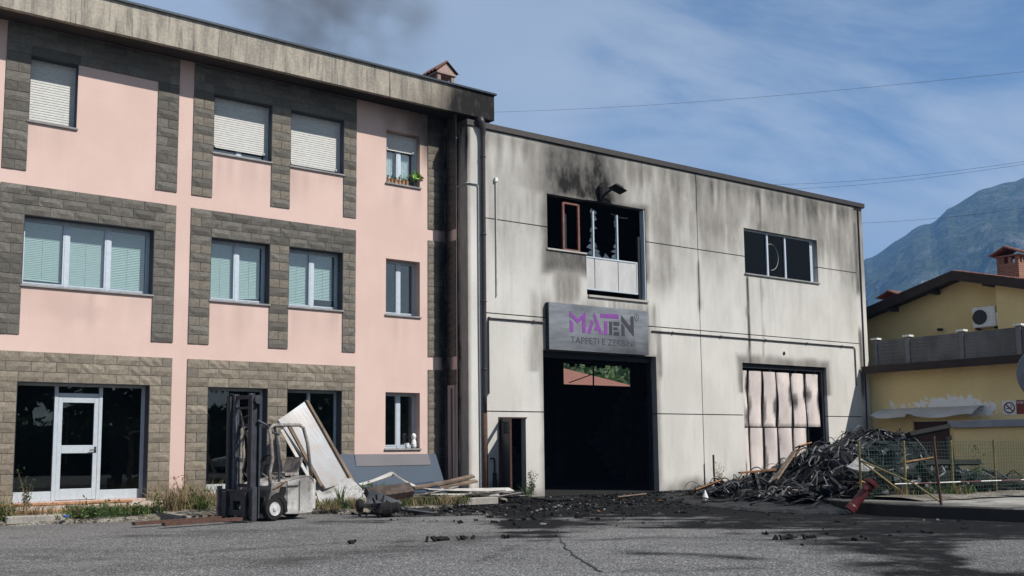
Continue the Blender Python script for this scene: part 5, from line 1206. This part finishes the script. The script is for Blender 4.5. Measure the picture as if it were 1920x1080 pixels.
# things on window sills
def pot(x, y, z, r, h, lbl):
    p = thing('flower_pot', lbl, 'flower pot', (x, y, z), 'flower pots on the sill')
    Mx = Matrix.Translation((x, y, z)); MB().lathe([(r*.72, 0), (r*.95, h*.8), (r*1.08, h*.8), (r*1.08, h), (r*.9, h), (r*.85, h*.85)], 12, Mx).build('pot', M['terracotta'], p)
    mb = leafcloud(9, lambda q: (x+q.normal()*.03, y+q.normal()*.03, z+h+abs(q.normal())*.05), .05, int(x*997)); mb.build('sprout', M['leaf_dark'], p, kind='stuff')
for k in range(6): pot(12.60+k*.11, D+.03, 7.822, .047, .11, ['leftmost small terracotta pot on the top-floor sill', 'second small terracotta pot from the left on the sill', 'third small terracotta pot from the left on the sill', 'fourth small terracotta pot from the left on the sill', 'fifth small terracotta pot from the left on the sill', 'sixth small terracotta pot next to the leafy plant'][k])
pl = thing('potted_plant', 'bright green leafy plant in a black pot at the right of the sill', 'plant', (13.36, D+.04, 7.822))
MB().lathe([(.065, 0), (.085, .17), (.09, .17), (.09, .19), (.07, .18)], 12, Matrix.Translation((13.36, D+.04, 7.822))).build('pot', M['blackmetal'], pl)
leafcloud(46, lambda q: (13.40+q.normal()*.08, D-.01+q.normal()*.05, 8.10+q.normal()*.05), .085, 4).build('leaves', leaf_mat('bright_leaf', (.12, .26, .04), (.20, .34, .06)), pl)
fig = thing('garden_figurine', 'small white figurine standing on the ground-floor sill', 'figurine', (13.38, D+.06, 1.27))
MB().lathe([(.055, 0), (.07, .06), (.06, .16), (.045, .20), (.035, .215), (.05, .24), (.062, .28), (.055, .33), (.03, .36), (.01, .37)], 14, Matrix.Translation((13.38, D+.06, 1.271))).build('body', M['whitepaint'], fig, smooth=True)
MB().tube([(13.36, D+.01, 1.40), (13.32, D-.01, 1.36), (13.30, D-.02, 1.40)], .018, 6).build('arm', M['whitepaint'], fig)
cp = thing('white_cup', 'white cup beside the figurine on the ground-floor sill', 'cup', (13.18, D+.05, 1.27))
MB().lathe([(.035, 0), (.05, .03), (.06, .13), (.054, .13), (.045, .04)], 14, Matrix.Translation((13.18, D+.05, 1.271))).build('bowl', M['whitepaint'], cp); MB().tube([(13.12, D+.05, 1.37), (13.09, D+.05, 1.35), (13.10, D+.05, 1.30), (13.135, D+.05, 1.30)], .008, 5).build('handle', M['whitepaint'], cp)

# ================================================================= BURNT RUBBISH HEAP
rh = Vector((.7925, -.6098)); dh = Vector((.6098, .7925)); HC = Vector((21.3, 14.0))
def heap_h(x, y):
    dx, dy = x-HC.x, y-HC.y; a = dx*rh.x+dy*rh.y; b = dx*dh.x+dy*dh.y
    h = np.interp(a, [-5.2, -3.9, -2.9, -1.9, -1.45, -1.0, -.4, .3, 1.0, 1.5, 2.6, 4.2, 6], [0, .10, .30, .62, .85, 1.12, 1.34, 1.46, 1.34, .80, .45, .22, 0])
    k_ = np.interp(a, [-2.2, -1.0, .5], [1, .62, .42]); b = np.where(b < 0, b/k_, b)
    fr = np.interp(b, [-5.4, -4.6, -3.2, -1.6, -.3, .8, 2.0, 3.2, 4.6], [0, .22, .52, .80, .98, 1, .72, .30, 0]); return h*fr*np.where((a < -1.5) & (b < .3), 1-.42*ss(-a, 1.5, 2.0)*ss(-b, -.3, .8), 1)
def heap_z(x, y): return heap_h(x, y)*(.86+.32*fbm(np.asarray(x)*1.6, np.asarray(y)*1.6, 4))
hp = thing('rubbish_heap', 'big heap of charred rubber mats and strips piled against the hall and fence', 'debris', (20.5, 14.5, 0))
gx_ = np.arange(14.2, 27.0, .11); gy_ = np.arange(9.5, 19.85, .11); X_, Y_ = np.meshgrid(gx_, gy_, indexing='ij'); Z_ = heap_z(X_, Y_); Z_ = Z_+.10*(fbm(X_*6, Y_*6, 3)-.5)*(Z_ > .03)-.03*(Z_ < .03)
mb = MB(); mb.v = np.stack([X_, Y_, Z_], -1).reshape(-1, 3).tolist(); nj = len(gy_)
ok = (np.maximum.reduce([Z_[:-1, :-1], Z_[1:, :-1], Z_[1:, 1:], Z_[:-1, 1:]]) > .0)
I_, J_ = np.nonzero(ok); q = I_*nj+J_; mb.f = np.stack([q, q+nj, q+nj+1, q+1], -1).tolist()
M['rubber'] = surf('charred_rubber', (.016, .016, .017), (.009, .009, .009), 6, rough=.55, bump=.7, bscale=25, fine=.3, spec=.25)
M['rubber2'] = plain('scorched_rubber_strip', (.015, .015, .016), .62, 0, .16, bump=.3, var=.5)
M['scrapgrey'] = plain('ash_grey_scrap', (.22, .215, .21), .6, .1, var=.5)
M['scrapdark'] = plain('dark_ash_sheet', (.075, .073, .072), .6, .1, var=.5)
mb.build('mound', M['rubber'], hp)
def ribbons(n, pos, lmin, lmax, wmin, wmax, seed, curl=1.0, zoff=.0, flat=.5):
    r = np.random.default_rng(seed); mb = MB()
    for _ in range(n):
        p = pos(r)
        if p is None: continue
        x, y = p; L = r.uniform(lmin, lmax); w = r.uniform(wmin, wmax); a = r.uniform(0, 6.28); da = r.normal()*curl*1.3; lift = r.uniform(0, .09)*curl
        m_ = 9; P = []; cx_, cy_ = x, y; tw = r.normal()*.7
        for i in range(m_):
            u = i/(m_-1); z = float(heap_z(cx_, cy_))+zoff+lift*math.sin(math.pi*u)+.004*r.normal()
            nx_, ny_ = -math.sin(a), math.cos(a); t_ = tw*u
            o = Vector((nx_*math.cos(t_), ny_*math.cos(t_), math.sin(t_)*flat))*w/2; c = Vector((cx_, cy_, max(z, .01))); P.append([c-o, c+o]); cx_ += math.cos(a)*L/m_; cy_ += math.sin(a)*L/m_; a += da/m_*1.6
        mb.grid(P)
    return mb
def in_heap(r):
    for _ in range(30):
        x, y = r.uniform(14.5, 25.5), r.uniform(9.8, 19.6)
        if heap_h(x, y) > .10 and not (x > 16.5 and y < 11.6 and x < 17.4): return x, y
    return None
ribbons(2600, in_heap, .4, 1.4, .02, .10, 11).build('rubber_strips', M['rubber2'], hp, kind='stuff')
ribbons(1100, in_heap, .25, .9, .012, .04, 12, 1.8, .03).build('thin_strips', M['rubber'], hp, kind='stuff')
ribbons(300, in_heap, .12, .6, .010, .05, 13, 1.2, .05).build('grey_scraps', M['scrapgrey'], hp, kind='stuff')
def draped(n, seed, mt, nm, smin, smax):
    r = np.random.default_rng(seed); mb = MB()
    for _ in range(n):
        p = in_heap(r)
        if p is None: continue
        L, W = r.uniform(smin, smax), r.uniform(smin, smax)*.6; a = r.uniform(0, 6.28); ca, sa = math.cos(a), math.sin(a); c1, c2, ph = r.normal()*.9, r.normal()*.5, r.uniform(0, 6); P = []
        for i in range(7):
            row = []
            for j in range(4):
                u, v = (i/6-.5)*L, (j/3-.5)*W; x, y = p[0]+u*ca-v*sa, p[1]+u*sa+v*ca; row.append((x, y, max(.01, float(heap_z(x, y)))+.05+.05*math.sin(u*9+ph)+c1*.12*(u/L)**2*2+c2*.1*v))
            P.append(row)
        mb.grid(P)
    return mb.build(nm, M[mt], hp, kind='stuff')
draped(150, 21, 'rubber', 'mat_pieces', .35, .9); draped(50, 22, 'scrapdark', 'scorched_sheets', .25, .7); draped(30, 23, 'scorch', 'brown_scraps', .15, .4)
def coils(n, seed, mt, nm):
    r = np.random.default_rng(seed); mb = MB()
    for _ in range(n):
        p = in_heap(r)
        if p is None: continue
        x, y = p; a = r.uniform(0, 6.28); P = []; cv_ = r.normal()*.7; lf = r.uniform(.05, .28)
        for i in range(10): P.append((x, y, max(.02, float(heap_z(x, y)))+.04+lf*math.sin(math.pi*i/9))); x += math.cos(a)*.07; y += math.sin(a)*.07; a += cv_*.45
        mb.tube(P, r.uniform(.006, .016), 5)
    return mb.build(nm, M[mt], hp, kind='stuff')
coils(36, 24, 'scrapgrey', 'wire_loops'); coils(90, 26, 'scrapdark', 'burnt_wire'); coils(80, 25, 'rubber', 'hose_loops')
# things sticking out of the heap
def stick(nm, lb, cat, pts, mt, th=.03): return tag(slab4(pts, th, .0).build(nm, M[mt]), lb, cat)
hz = lambda x, y: float(heap_z(x, y))
def plank(nm, lb, px0, px1, w, mt, th=.03, cat='plank'):
    A, B = Vector(px0), Vector(px1); d = (B-A).normalized(); sd = d.cross(Vector((0, 0, 1))).normalized()*w/2
    sd = (sd+Vector((0, 0, w*.2))); return stick(nm, lb, cat, [A-sd, B-sd, B+sd, A+sd], mt, th)
M['ashsheet'] = surf('ash_white_sheet', (.34, .33, .32), (.15, .145, .14), 5, rough=.8)
M['orangewood'] = surf('half_burnt_wood', (.34, .17, .07), (.10, .055, .035), 4, rough=.85, fine=.3)
st = thing('stool_frame', 'burnt open stool frame standing on the left of the heap', 'stool', (18.4, 15.6, .4))
SO = Vector((18.95, 15.3, .10))
def sf(x, y, z): return SO+Vector((rh.x, rh.y, 0))*x+Vector((dh.x, dh.y, 0))*y+Vector((0, 0, z))
slab4([sf(-.45, -.12, .55), sf(.36, -.15, .62), sf(.40, .2, .62), sf(-.45, .2, .55)], .035).build('seat', M['orangewood'], st)
for x0, x1 in ((-.12, .02), (.30, .42)): MB().bar(sf(x0, -.1, .55), sf(x1, -.12, -.05), .06, .05).build('leg', M['fl_ash'], st)
for x0, x1 in ((-.12, .0), (.30, .40)): MB().bar(sf(x0, .18, .55), sf(x1, .2, -.02), .06, .05).build('leg', M['char'], st)
MB().bar(sf(-.5, -.14, -.02), sf(.55, -.14, .0), .06, .05).build('stretcher', M['orangewood'], st)
plank('burnt_plank', 'orange half-burnt plank rising by the folding gate', (20.55, 15.6, .92), (21.05, 15.75, 1.14), .12, 'orangewood')
plank('burnt_plank', 'scorched board lying on the left slope of the heap', (17.7, 16.2, .22), (18.4, 16.05, .42), .22, 'orangewood')
plank('burnt_plank', 'long grey board running up the heap beside the stool frame', (19.0, 14.9, .45), (20.7, 15.6, 1.10), .14, 'scorch', .04)
plank('burnt_plank', 'brown plank at the wall foot left of the heap', (16.9, 17.9, .05), (17.7, 17.75, .10), .08, 'scorch')
plank('burnt_plank', 'small tan plank near the top of the heap by the dark gap', (21.6, 16.2, 1.20), (22.1, 16.2, 1.28), .16, 'orangewood')
plank('burnt_post', 'black square post sticking out over the fence', (21.6, 13.1, 1.42), (22.75, 12.75, 1.60), .16, 'char', .10, 'post')
plank('white_board', 'pale board lying by the stool frame', (19.0, 15.0, .42), (19.5, 15.2, .60), .14, 'whitestrip')
tag(slab4([(20.55, 14.1, 1.12), (21.4, 14.0, 1.28), (21.5, 13.5, 1.10), (20.6, 13.5, .95)], .02, .06).build('rubber_mat', M['scrapgrey']), 'flat grey mat near the top of the heap', 'mat')
# ribbed tyre-like roll on the heap face
rb = thing('ribbed_roll', 'black ribbed mat rolled into a bowl on the heap face', 'mat', (20.2, 13.2, .8))
for k in range(30):
    a = math.pi*(k/29); c = Vector((19.95, 13.1, 1.08)); MB().bar(c+Vector((rh.x, rh.y, 0))*(.62*math.cos(a))+Vector((0, 0, -.42*math.sin(a))), c+Vector((rh.x, rh.y, 0))*(.50*math.cos(a))+Vector((0, 0, -.20*math.sin(a)))+Vector((dh.x, dh.y, 0))*.25, .03, .03).build('rib', M['rubber2'], rb)
tag(MB().lathe([(.01, 0), (.06, .01), (.07, .10), (.03, .2), (.01, .26)], 10, Matrix.Translation((17.75, 15.9, .0))).build('white_bottle', M['whitepaint']), 'white plastic bottle lying before the hall wall', 'bottle')
# rubble on the fenced plot
plank('burnt_post', 'upright charred post standing behind the fence', (20.75, 11.6, .2), (20.85, 11.75, 1.40), .12, 'char', .10, 'post')
plank('burnt_post', 'charred beam lying across the upright post behind the fence', (19.9, 11.75, .82), (21.7, 11.5, .80), .10, 'char', .10, 'post')
plank('burnt_post', 'slanting charred post behind the tall rusty post', (18.7, 11.65, .25), (19.45, 11.9, .75), .12, 'fl_ash', .08, 'post')
plank('burnt_plank', 'orange plank on the rubble behind the fence', (19.3, 11.9, .85), (20.3, 11.75, .95), .12, 'orangewood')
plank('broken_tile', 'orange tile shard behind the first fence post', (17.55, 11.75, .52), (17.95, 11.7, .40), .12, 'orangewood', .03, 'tile')
for k, (x, y, z, s_) in enumerate(((19.1, 11.8, .55, .35), (19.75, 11.6, .42, .38), (20.6, 11.5, .5, .3), (18.1, 12.2, .85, .4))):
    tag(slab4([(x-s_, y, z), (x+s_*.6, y+.1, z+.12), (x+s_, y-.2, z-.05), (x-s_*.7, y-.25, z-.12)], .03, .08).build('crumpled_sheet', M['ashsheet'] if k < 3 else M['scrapgrey']), ['crumpled white sheet just left of the tall rusty post', 'crumpled pale sheet just right of the tall rusty post', 'bent pale strip by the upright charred post', 'large grey crumpled sheet on the rubble near the first post'][k], 'sheet')
def plot_pt(r):
    x = r.uniform(17.5, 23.5); y = r.uniform(11.55-(x-17)*.17, 12.7); return x, y
def rub(n, seed, mt, nm, smin, smax):
    r = np.random.default_rng(seed); mb = MB()
    for _ in range(n):
        x, y = plot_pt(r); s_ = r.uniform(smin, smax); z = .22+max(0, 1.0-.28*abs(x-19.0))*r.uniform(0, .55); Mx = Matrix.Translation((x, y, z)) @ Matrix.Rotation(r.uniform(0, 6), 4, Vector(r.normal(size=3)).normalized()); mb.box(-s_, s_, -s_*.5, s_*.5, -s_*.25, s_*.25, Mx)
    mb.build(nm, M[mt], kind='stuff')
rub(420, 31, 'char', 'charred_rubble', .05, .20); rub(70, 32, 'scrapgrey', 'grey_rubble', .04, .16)

# loose bits on the soot-blackened ground
def soot_pts(r, n):
    x, y = r.uniform(9.5, 24, n*14), r.uniform(8, 20.3, n*14); s, t = hall_np(x, y); m = ground_soot(np.stack([x, y, x*0], -1))
    k = (t < -.05) & (m > .3) & (r.random(n*14) < np.clip(1.25+t*.17, .05, 1)); return np.stack([x[k], y[k]], -1)[:n]
def litter(n, seed, mt, nm, smin, smax):
    r = np.random.default_rng(seed); mb = MB()
    for p in soot_pts(r, n):
        s_ = r.uniform(smin, smax)*r.choice((.5, .7, 1, 1.8)); k = r.integers(4, 7); an = np.sort(r.uniform(0, 6.28, k)); el = r.uniform(.15, .8); ro = r.uniform(0, 6.28)
        top = []
        for q_ in an: u, v = s_*math.cos(q_), s_*el*math.sin(q_); top.append((p[0]+u*math.cos(ro)-v*math.sin(ro), p[1]+u*math.sin(ro)+v*math.cos(ro), .004+s_*r.uniform(.05, .45)))
        bot = [(a_, b_, -.01) for a_, b_, c_ in top]; mb.add(top+bot, [tuple(range(k))]+[(i, (i+1) % k, k+(i+1) % k, k+i) for i in range(k)])
    mb.build(nm, M[mt], kind='stuff')
litter(4200, 41, 'char', 'charred_litter', .012, .05); litter(420, 42, 'scrapgrey', 'pale_litter', .008, .035); litter(50, 43, 'orangewood', 'wood_litter', .015, .05)
for k, (x, y, s_) in enumerate(((8.0, 12.1, .12), (8.35, 12.0, .07), (8.9, 11.75, .06), (11.6, 8.9, .10), (11.9, 8.8, .06), (12.0, 9.6, .05), (6.9, 12.6, .06), (10.1, 14.6, .05))):
    mb = MB(); r = np.random.default_rng(k)
    for q_ in range(7): Mx = Matrix.Translation((x+r.normal()*s_*.8, y+r.normal()*s_*.5, s_*.12)) @ Matrix.Rotation(r.uniform(0, 6), 4, Vector(r.normal(size=3)).normalized()); mb.box(-s_*.5, s_*.5, -s_*.35, s_*.35, -s_*.12, s_*.12, Mx)
    tag(mb.build('charred_clump', M['char'], kind=None), ['large black clump in the left foreground asphalt', 'small black clump right of the large foreground clump', 'lone black clump left of the asphalt crack', 'large black clump in the right foreground asphalt', 'small black clump right of the right foreground clump', 'tiny black clump behind the right foreground clump', 'tiny black clump left of the large foreground clump', 'tiny black clump near the end of the axle rods'][k], 'debris')
tag(MB().box(-.05, .05, -.03, .03, 0, .04, Matrix.Translation((4.9, 19.55, .10)) @ Matrix.Rotation(.6, 4, 'Z')).build('blue_packet', plain('blue_wrapper', (.03, .10, .42), .4), bevel=.01), 'small blue packet lying in the weeds before the glass door', 'packet')
tag(MB().box(3.95, 5.0, 19.72, 19.95, .0, .15).build('kerb_stone', M['kerb'], bevel=.02), 'weathered kerb stone among the weeds before the glass door', 'kerb stone')

# ================================================================= WEEDS
def tufts(spots, mt, nm, seed):
    r = np.random.default_rng(seed); mb = MB()
    for (x, y, z, rad, h, n, lean) in spots:
        for _ in range(n):
            a = r.uniform(0, 6.28); d = rad*abs(r.normal())*.6; bx_, by_ = x+d*math.cos(a), y+d*math.sin(a)*.6; hh = h*r.uniform(.45, 1.15); l = lean*r.normal()*hh; l2 = lean*r.normal()*hh; w = .004+.006*r.random()
            p0 = Vector((bx_, by_, z)); p1 = p0+Vector((l*.4, l2*.4, hh*.6)); p2 = p0+Vector((l, l2, hh)); sd = Vector((math.cos(a+1), math.sin(a+1), 0))*w
            mb.add([p0-sd, p0+sd, p1+sd*.8, p1-sd*.8, p2], ((0, 1, 2, 3), (3, 2, 4)))
    return mb.build(nm, M[mt], kind='stuff')
vz = lambda x, y: .08
gsp = [(random.uniform(3.0, 4.2), random.uniform(19.8, 20.4), .08, .25, .30, 60, .5) for _ in range(9)]+[(random.uniform(5.0, 6.6), random.uniform(19.6, 20.2), .08, .25, .20, 60, .6) for _ in range(14)]+[(random.uniform(7.2, 8.0), random.uniform(19.6, 20.8), .1, .2, .28, 50, .5) for _ in range(6)]+[(random.uniform(8.6, 13.0), verge_front(0) and random.uniform(18.5, 19.0), .08, .2, .22, 40, .5) for _ in range(20)]+[(random.uniform(10.2, 11.4), random.uniform(19.0, 19.8), .1, .15, .45, 40, .35) for _ in range(8)]+[(15.6, 19.7, .0, .15, .4, 50, .5)]+[(random.uniform(18, 23), random.uniform(11.0, 11.7), .22, .3, .25, 50, .5) for _ in range(12)]
dsp = [(random.uniform(2.8, 4.3), random.uniform(19.9, 20.6), .08, .25, .55, 30, .3) for _ in range(10)]+[(random.uniform(4.4, 6.8), random.uniform(19.7, 20.4), .08, .3, .30, 30, .5) for _ in range(12)]+[(random.uniform(6.9, 8.0), random.uniform(20.0, 21.0), .1, .25, .55, 45, .45) for _ in range(12)]+[(random.uniform(8.8, 13.2), random.uniform(18.5, 19.0), .07, .25, .22, 45, .6) for _ in range(26)]+[(random.uniform(17.6, 23), random.uniform(10.9, 11.8), .22, .3, .3, 40, .5) for _ in range(16)]
tufts(gsp, 'leaf', 'green_weeds', 51); tufts(dsp, 'drygrass', 'dry_weeds', 52)
def broadleaf(spots, nm, mt, seed, size):
    r = np.random.default_rng(seed); parts = MB()
    for (x, y, z, rx, rz, n) in spots:
        m_ = leafcloud(n, lambda q: (x+q.normal()*rx*.5, y+q.normal()*rx*.4, z+abs(q.normal())*rz*.5), size, r.integers(9999)); parts.add(m_.v, m_.f)
    return parts.build(nm, M[mt], kind='stuff')
broadleaf([(3.3, 20.1, .1, .5, .45, 500), (3.8, 19.9, .1, .3, .3, 260), (5.4, 19.75, .08, .55, .22, 420), (6.1, 19.7, .08, .3, .2, 200), (6.75, 20.2, .1, .12, .35, 90), (7.5, 20.3, .1, .4, .35, 200), (10.9, 19.5, .1, .3, .4, 160), (21.9, 11.7, .3, .15, .7, 200)], 'broadleaf_weeds', 'leaf', 61, .045)
def stem_weed(lb, x, y, z, h, n, leafy, seed, mt):
    r = np.random.default_rng(seed); t_ = thing('tall_weed', lb, 'weed', (x, y, z)); st_ = MB(); lf = MB()
    for k in range(n):
        a = r.uniform(0, 6.28); hh = h*r.uniform(.6, 1); P = [Vector((x, y, z))+Vector((math.cos(a)*.22*hh*u*u, math.sin(a)*.18*hh*u*u, hh*u)) for u in np.linspace(0, 1, 6)]; st_.tube(P, [.006, .006, .005, .004, .003, .002], 4)
        for q_ in range(leafy):
            c = P[0].lerp(P[-1], 0)+(P[r.integers(2, 6)]-P[0]); m_ = leafcloud(3, lambda w: tuple(c+Vector(w.normal(size=3))*.04), .03, r.integers(9999)); lf.add(m_.v, m_.f)
    st_.build('stems', M['drygrass'], t_); lf.build('leaves', M[mt], t_)
stem_weed('tall dry weed against the left pane by the glass door', 4.45, 20.55, .1, .85, 7, 8, 71, 'leaf_dark')
stem_weed('dry weed before the pink strip left of the forklift', 7.35, 20.6, .1, .75, 12, 5, 72, 'drygrass')
stem_weed('bushy weed beside the pale door pier', 15.75, 19.75, 0, .65, 8, 12, 73, 'leaf_dark')
stem_weed('wispy dry weed by the steel stake', 22.5, 19.6, 0, .75, 7, 8, 74, 'drygrass')
stem_weed('dry weed at the near edge before the left block pier', 3.6, 20.3, .1, .7, 9, 6, 75, 'drygrass')

# ================================================================= ACROSS THE STREET (behind the camera, mirrored in the panes)
hg = thing('street_hedge', 'tall clipped hedge across the street, mirrored in the shop windows', 'hedge', (15, -17, 0))
leafcloud(30000, lambda r: (r.uniform(-22, 60), -16-r.uniform(0, 1) ** 3*1.2, r.uniform(0, 2.9)+.25*math.sin(r.uniform(0, 60))), .16, 81).build('leaves', M['leaf_dark'], hg); MB().box(-22, 60, -18.4, -16.8, -.02, 2.7).build('branches', M['leaf_dark'], hg)
def sky_block_trees():  # unseen tree row, added to block low sky light on the facades
    tr = MB(); lv = MB(); r = np.random.default_rng(900)
    for k in range(15):
        x, y, h, rad = -30+k*6.5+r.uniform(-1, 1), -24+r.uniform(-2, 2), r.uniform(7.5, 10), r.uniform(2.6, 3.6)
        tr.tube([(x, y, -.1), (x+.1, y, h*.25), (x-.1, y+.1, h*.55), (x, y, h*.85)], [.24, .18, .12, .04], 8)
        cs = [(x+r.normal()*rad*.5, y+r.normal()*rad*.4, h*r.uniform(.3, .92), rad*r.uniform(.35, .6)) for _ in range(16)]
        def pt(q):
            c = cs[q.integers(16)]; v = q.normal(size=3); v /= np.linalg.norm(v); u = q.uniform(.5, 1)*c[3]; return (c[0]+v[0]*u, c[1]+v[1]*u, c[2]+v[2]*u)
        m_ = leafcloud(3200, pt, .42, 900+k); lv.add(m_.v, m_.f)
    w = lv.build('sky_block_trees', M['leaf_dark'], kind='stuff'); w['label'] = 'row of leafy trees added across the street to cut low sky light, mirrored in the panes'; tr.build('trunks', M['darkwood'], w, kind='stuff')
sky_block_trees()
def car():
    c = thing('parked_car', 'white parked car across the street, mirrored in the shop window', 'car', (24, -13, 0)); O_ = Vector((24, -13.2, 0))
    f = lambda x, y, z: O_+Vector((x, y, z)); pa = plain('white_car_paint', (.62, .63, .63), .25, 0, .6)
    low = [(-2.0, .35), (-2.02, .62), (-1.85, .78), (-1.0, .90), (1.3, .92), (1.95, .86), (2.03, .6), (1.98, .32), (1.55, .26), (-1.6, .26)]
    MB(f).prism(low, -.82, .82, lambda u, v, w: (u, w, v)).build('body', pa, c, bevel=.06)
    MB(f).add([(-1.05, -.76, .90), (1.75, -.76, .92), (1.35, -.58, 1.42), (-.35, -.58, 1.45), (-1.05, .76, .90), (1.75, .76, .92), (1.35, .58, 1.42), (-.35, .58, 1.45)], ((0, 1, 2, 3), (7, 6, 5, 4), (0, 3, 7, 4), (1, 5, 6, 2), (3, 2, 6, 7))).build('windows', M['blackmetal'], c)
    MB(f).box(-.35, 1.35, -.56, .56, 1.44, 1.48).build('roof', pa, c, bevel=.02)
    for x in (-1.25, 1.25):
        for y in (-.78, .78):
            w = MB(f).lathe([(.18, -.1), (.31, -.1), (.32, 0), (.31, .1), (.18, .1)], 22, Matrix.Translation((x, y, .32)) @ Matrix.Rotation(math.pi/2, 4, 'X')).build('wheel', M['char'], c); MB(f).lathe([(.19, -.11), (.19, .11)], 18, Matrix.Translation((x, y, .32)) @ Matrix.Rotation(math.pi/2, 4, 'X')).build('rim', M['conduit'], w)
    for x, mt in ((-1.98, 'whitepaint'), (1.96, 'red')):
        for y in (-.6, .6): MB(f).box(x-.05, x+.06, y-.16, y+.16, .62, .76).build('headlight' if x < 0 else 'tail_light', M[mt], c)
car()

# ================================================================= SMOKE AND AIR
def smoke():
    t = NT('smoke'); tc = t.N.new('ShaderNodeTexCoord'); ob = tc.outputs['Object']; ln = t.N.new('ShaderNodeVectorMath'); ln.operation = 'LENGTH'; t.L.new(ob, ln.inputs[0])
    n = t.noise(2.2, 5, .6, ob); n2 = t.noise(1.3, 2, .5, ob)
    d = t.math('MULTIPLY', t.rng(ln.outputs['Value'], .98, .25), t.math('MULTIPLY', t.rng(n, .40, .72), t.rng(n2, .35, .6))); d = t.math('MULTIPLY', d, SMOKE_D)
    v = t.N.new('ShaderNodeVolumePrincipled'); v.inputs['Color'].default_value = (.20, .19, .19, 1); v.inputs['Anisotropy'].default_value = .1; t.L.new(d, v.inputs['Density']); t.L.new(v.outputs[0], t.out.inputs['Volume'])
    ctr = raypt(620, 15, 70); me = bpy.data.meshes.new('smoke'); mb = MB()
    mb.lathe([(math.sin(a)+.001, -math.cos(a)) for a in np.linspace(0.02, math.pi-.02, 14)], 20)
    o = mb.build('smoke', t.m, kind='stuff'); o.location = ctr; o.scale = (10.5, 6, 7.0)
SMOKE_D = .38
smoke()
def haze():
    t = NT('haze'); v = t.N.new('ShaderNodeVolumePrincipled'); v.inputs['Color'].default_value = HAZE_C; v.inputs['Density'].default_value = HAZE_D; v.inputs['Anisotropy'].default_value = .0; t.L.new(v.outputs[0], t.out.inputs['Volume'])
    o = MB().box(-300, 3300, -300, 2900, -5, 720).build('haze', t.m, kind='stuff')
HAZE_D = 1.9e-4; HAZE_C = (.24, .52, 1.0, 1)
haze()
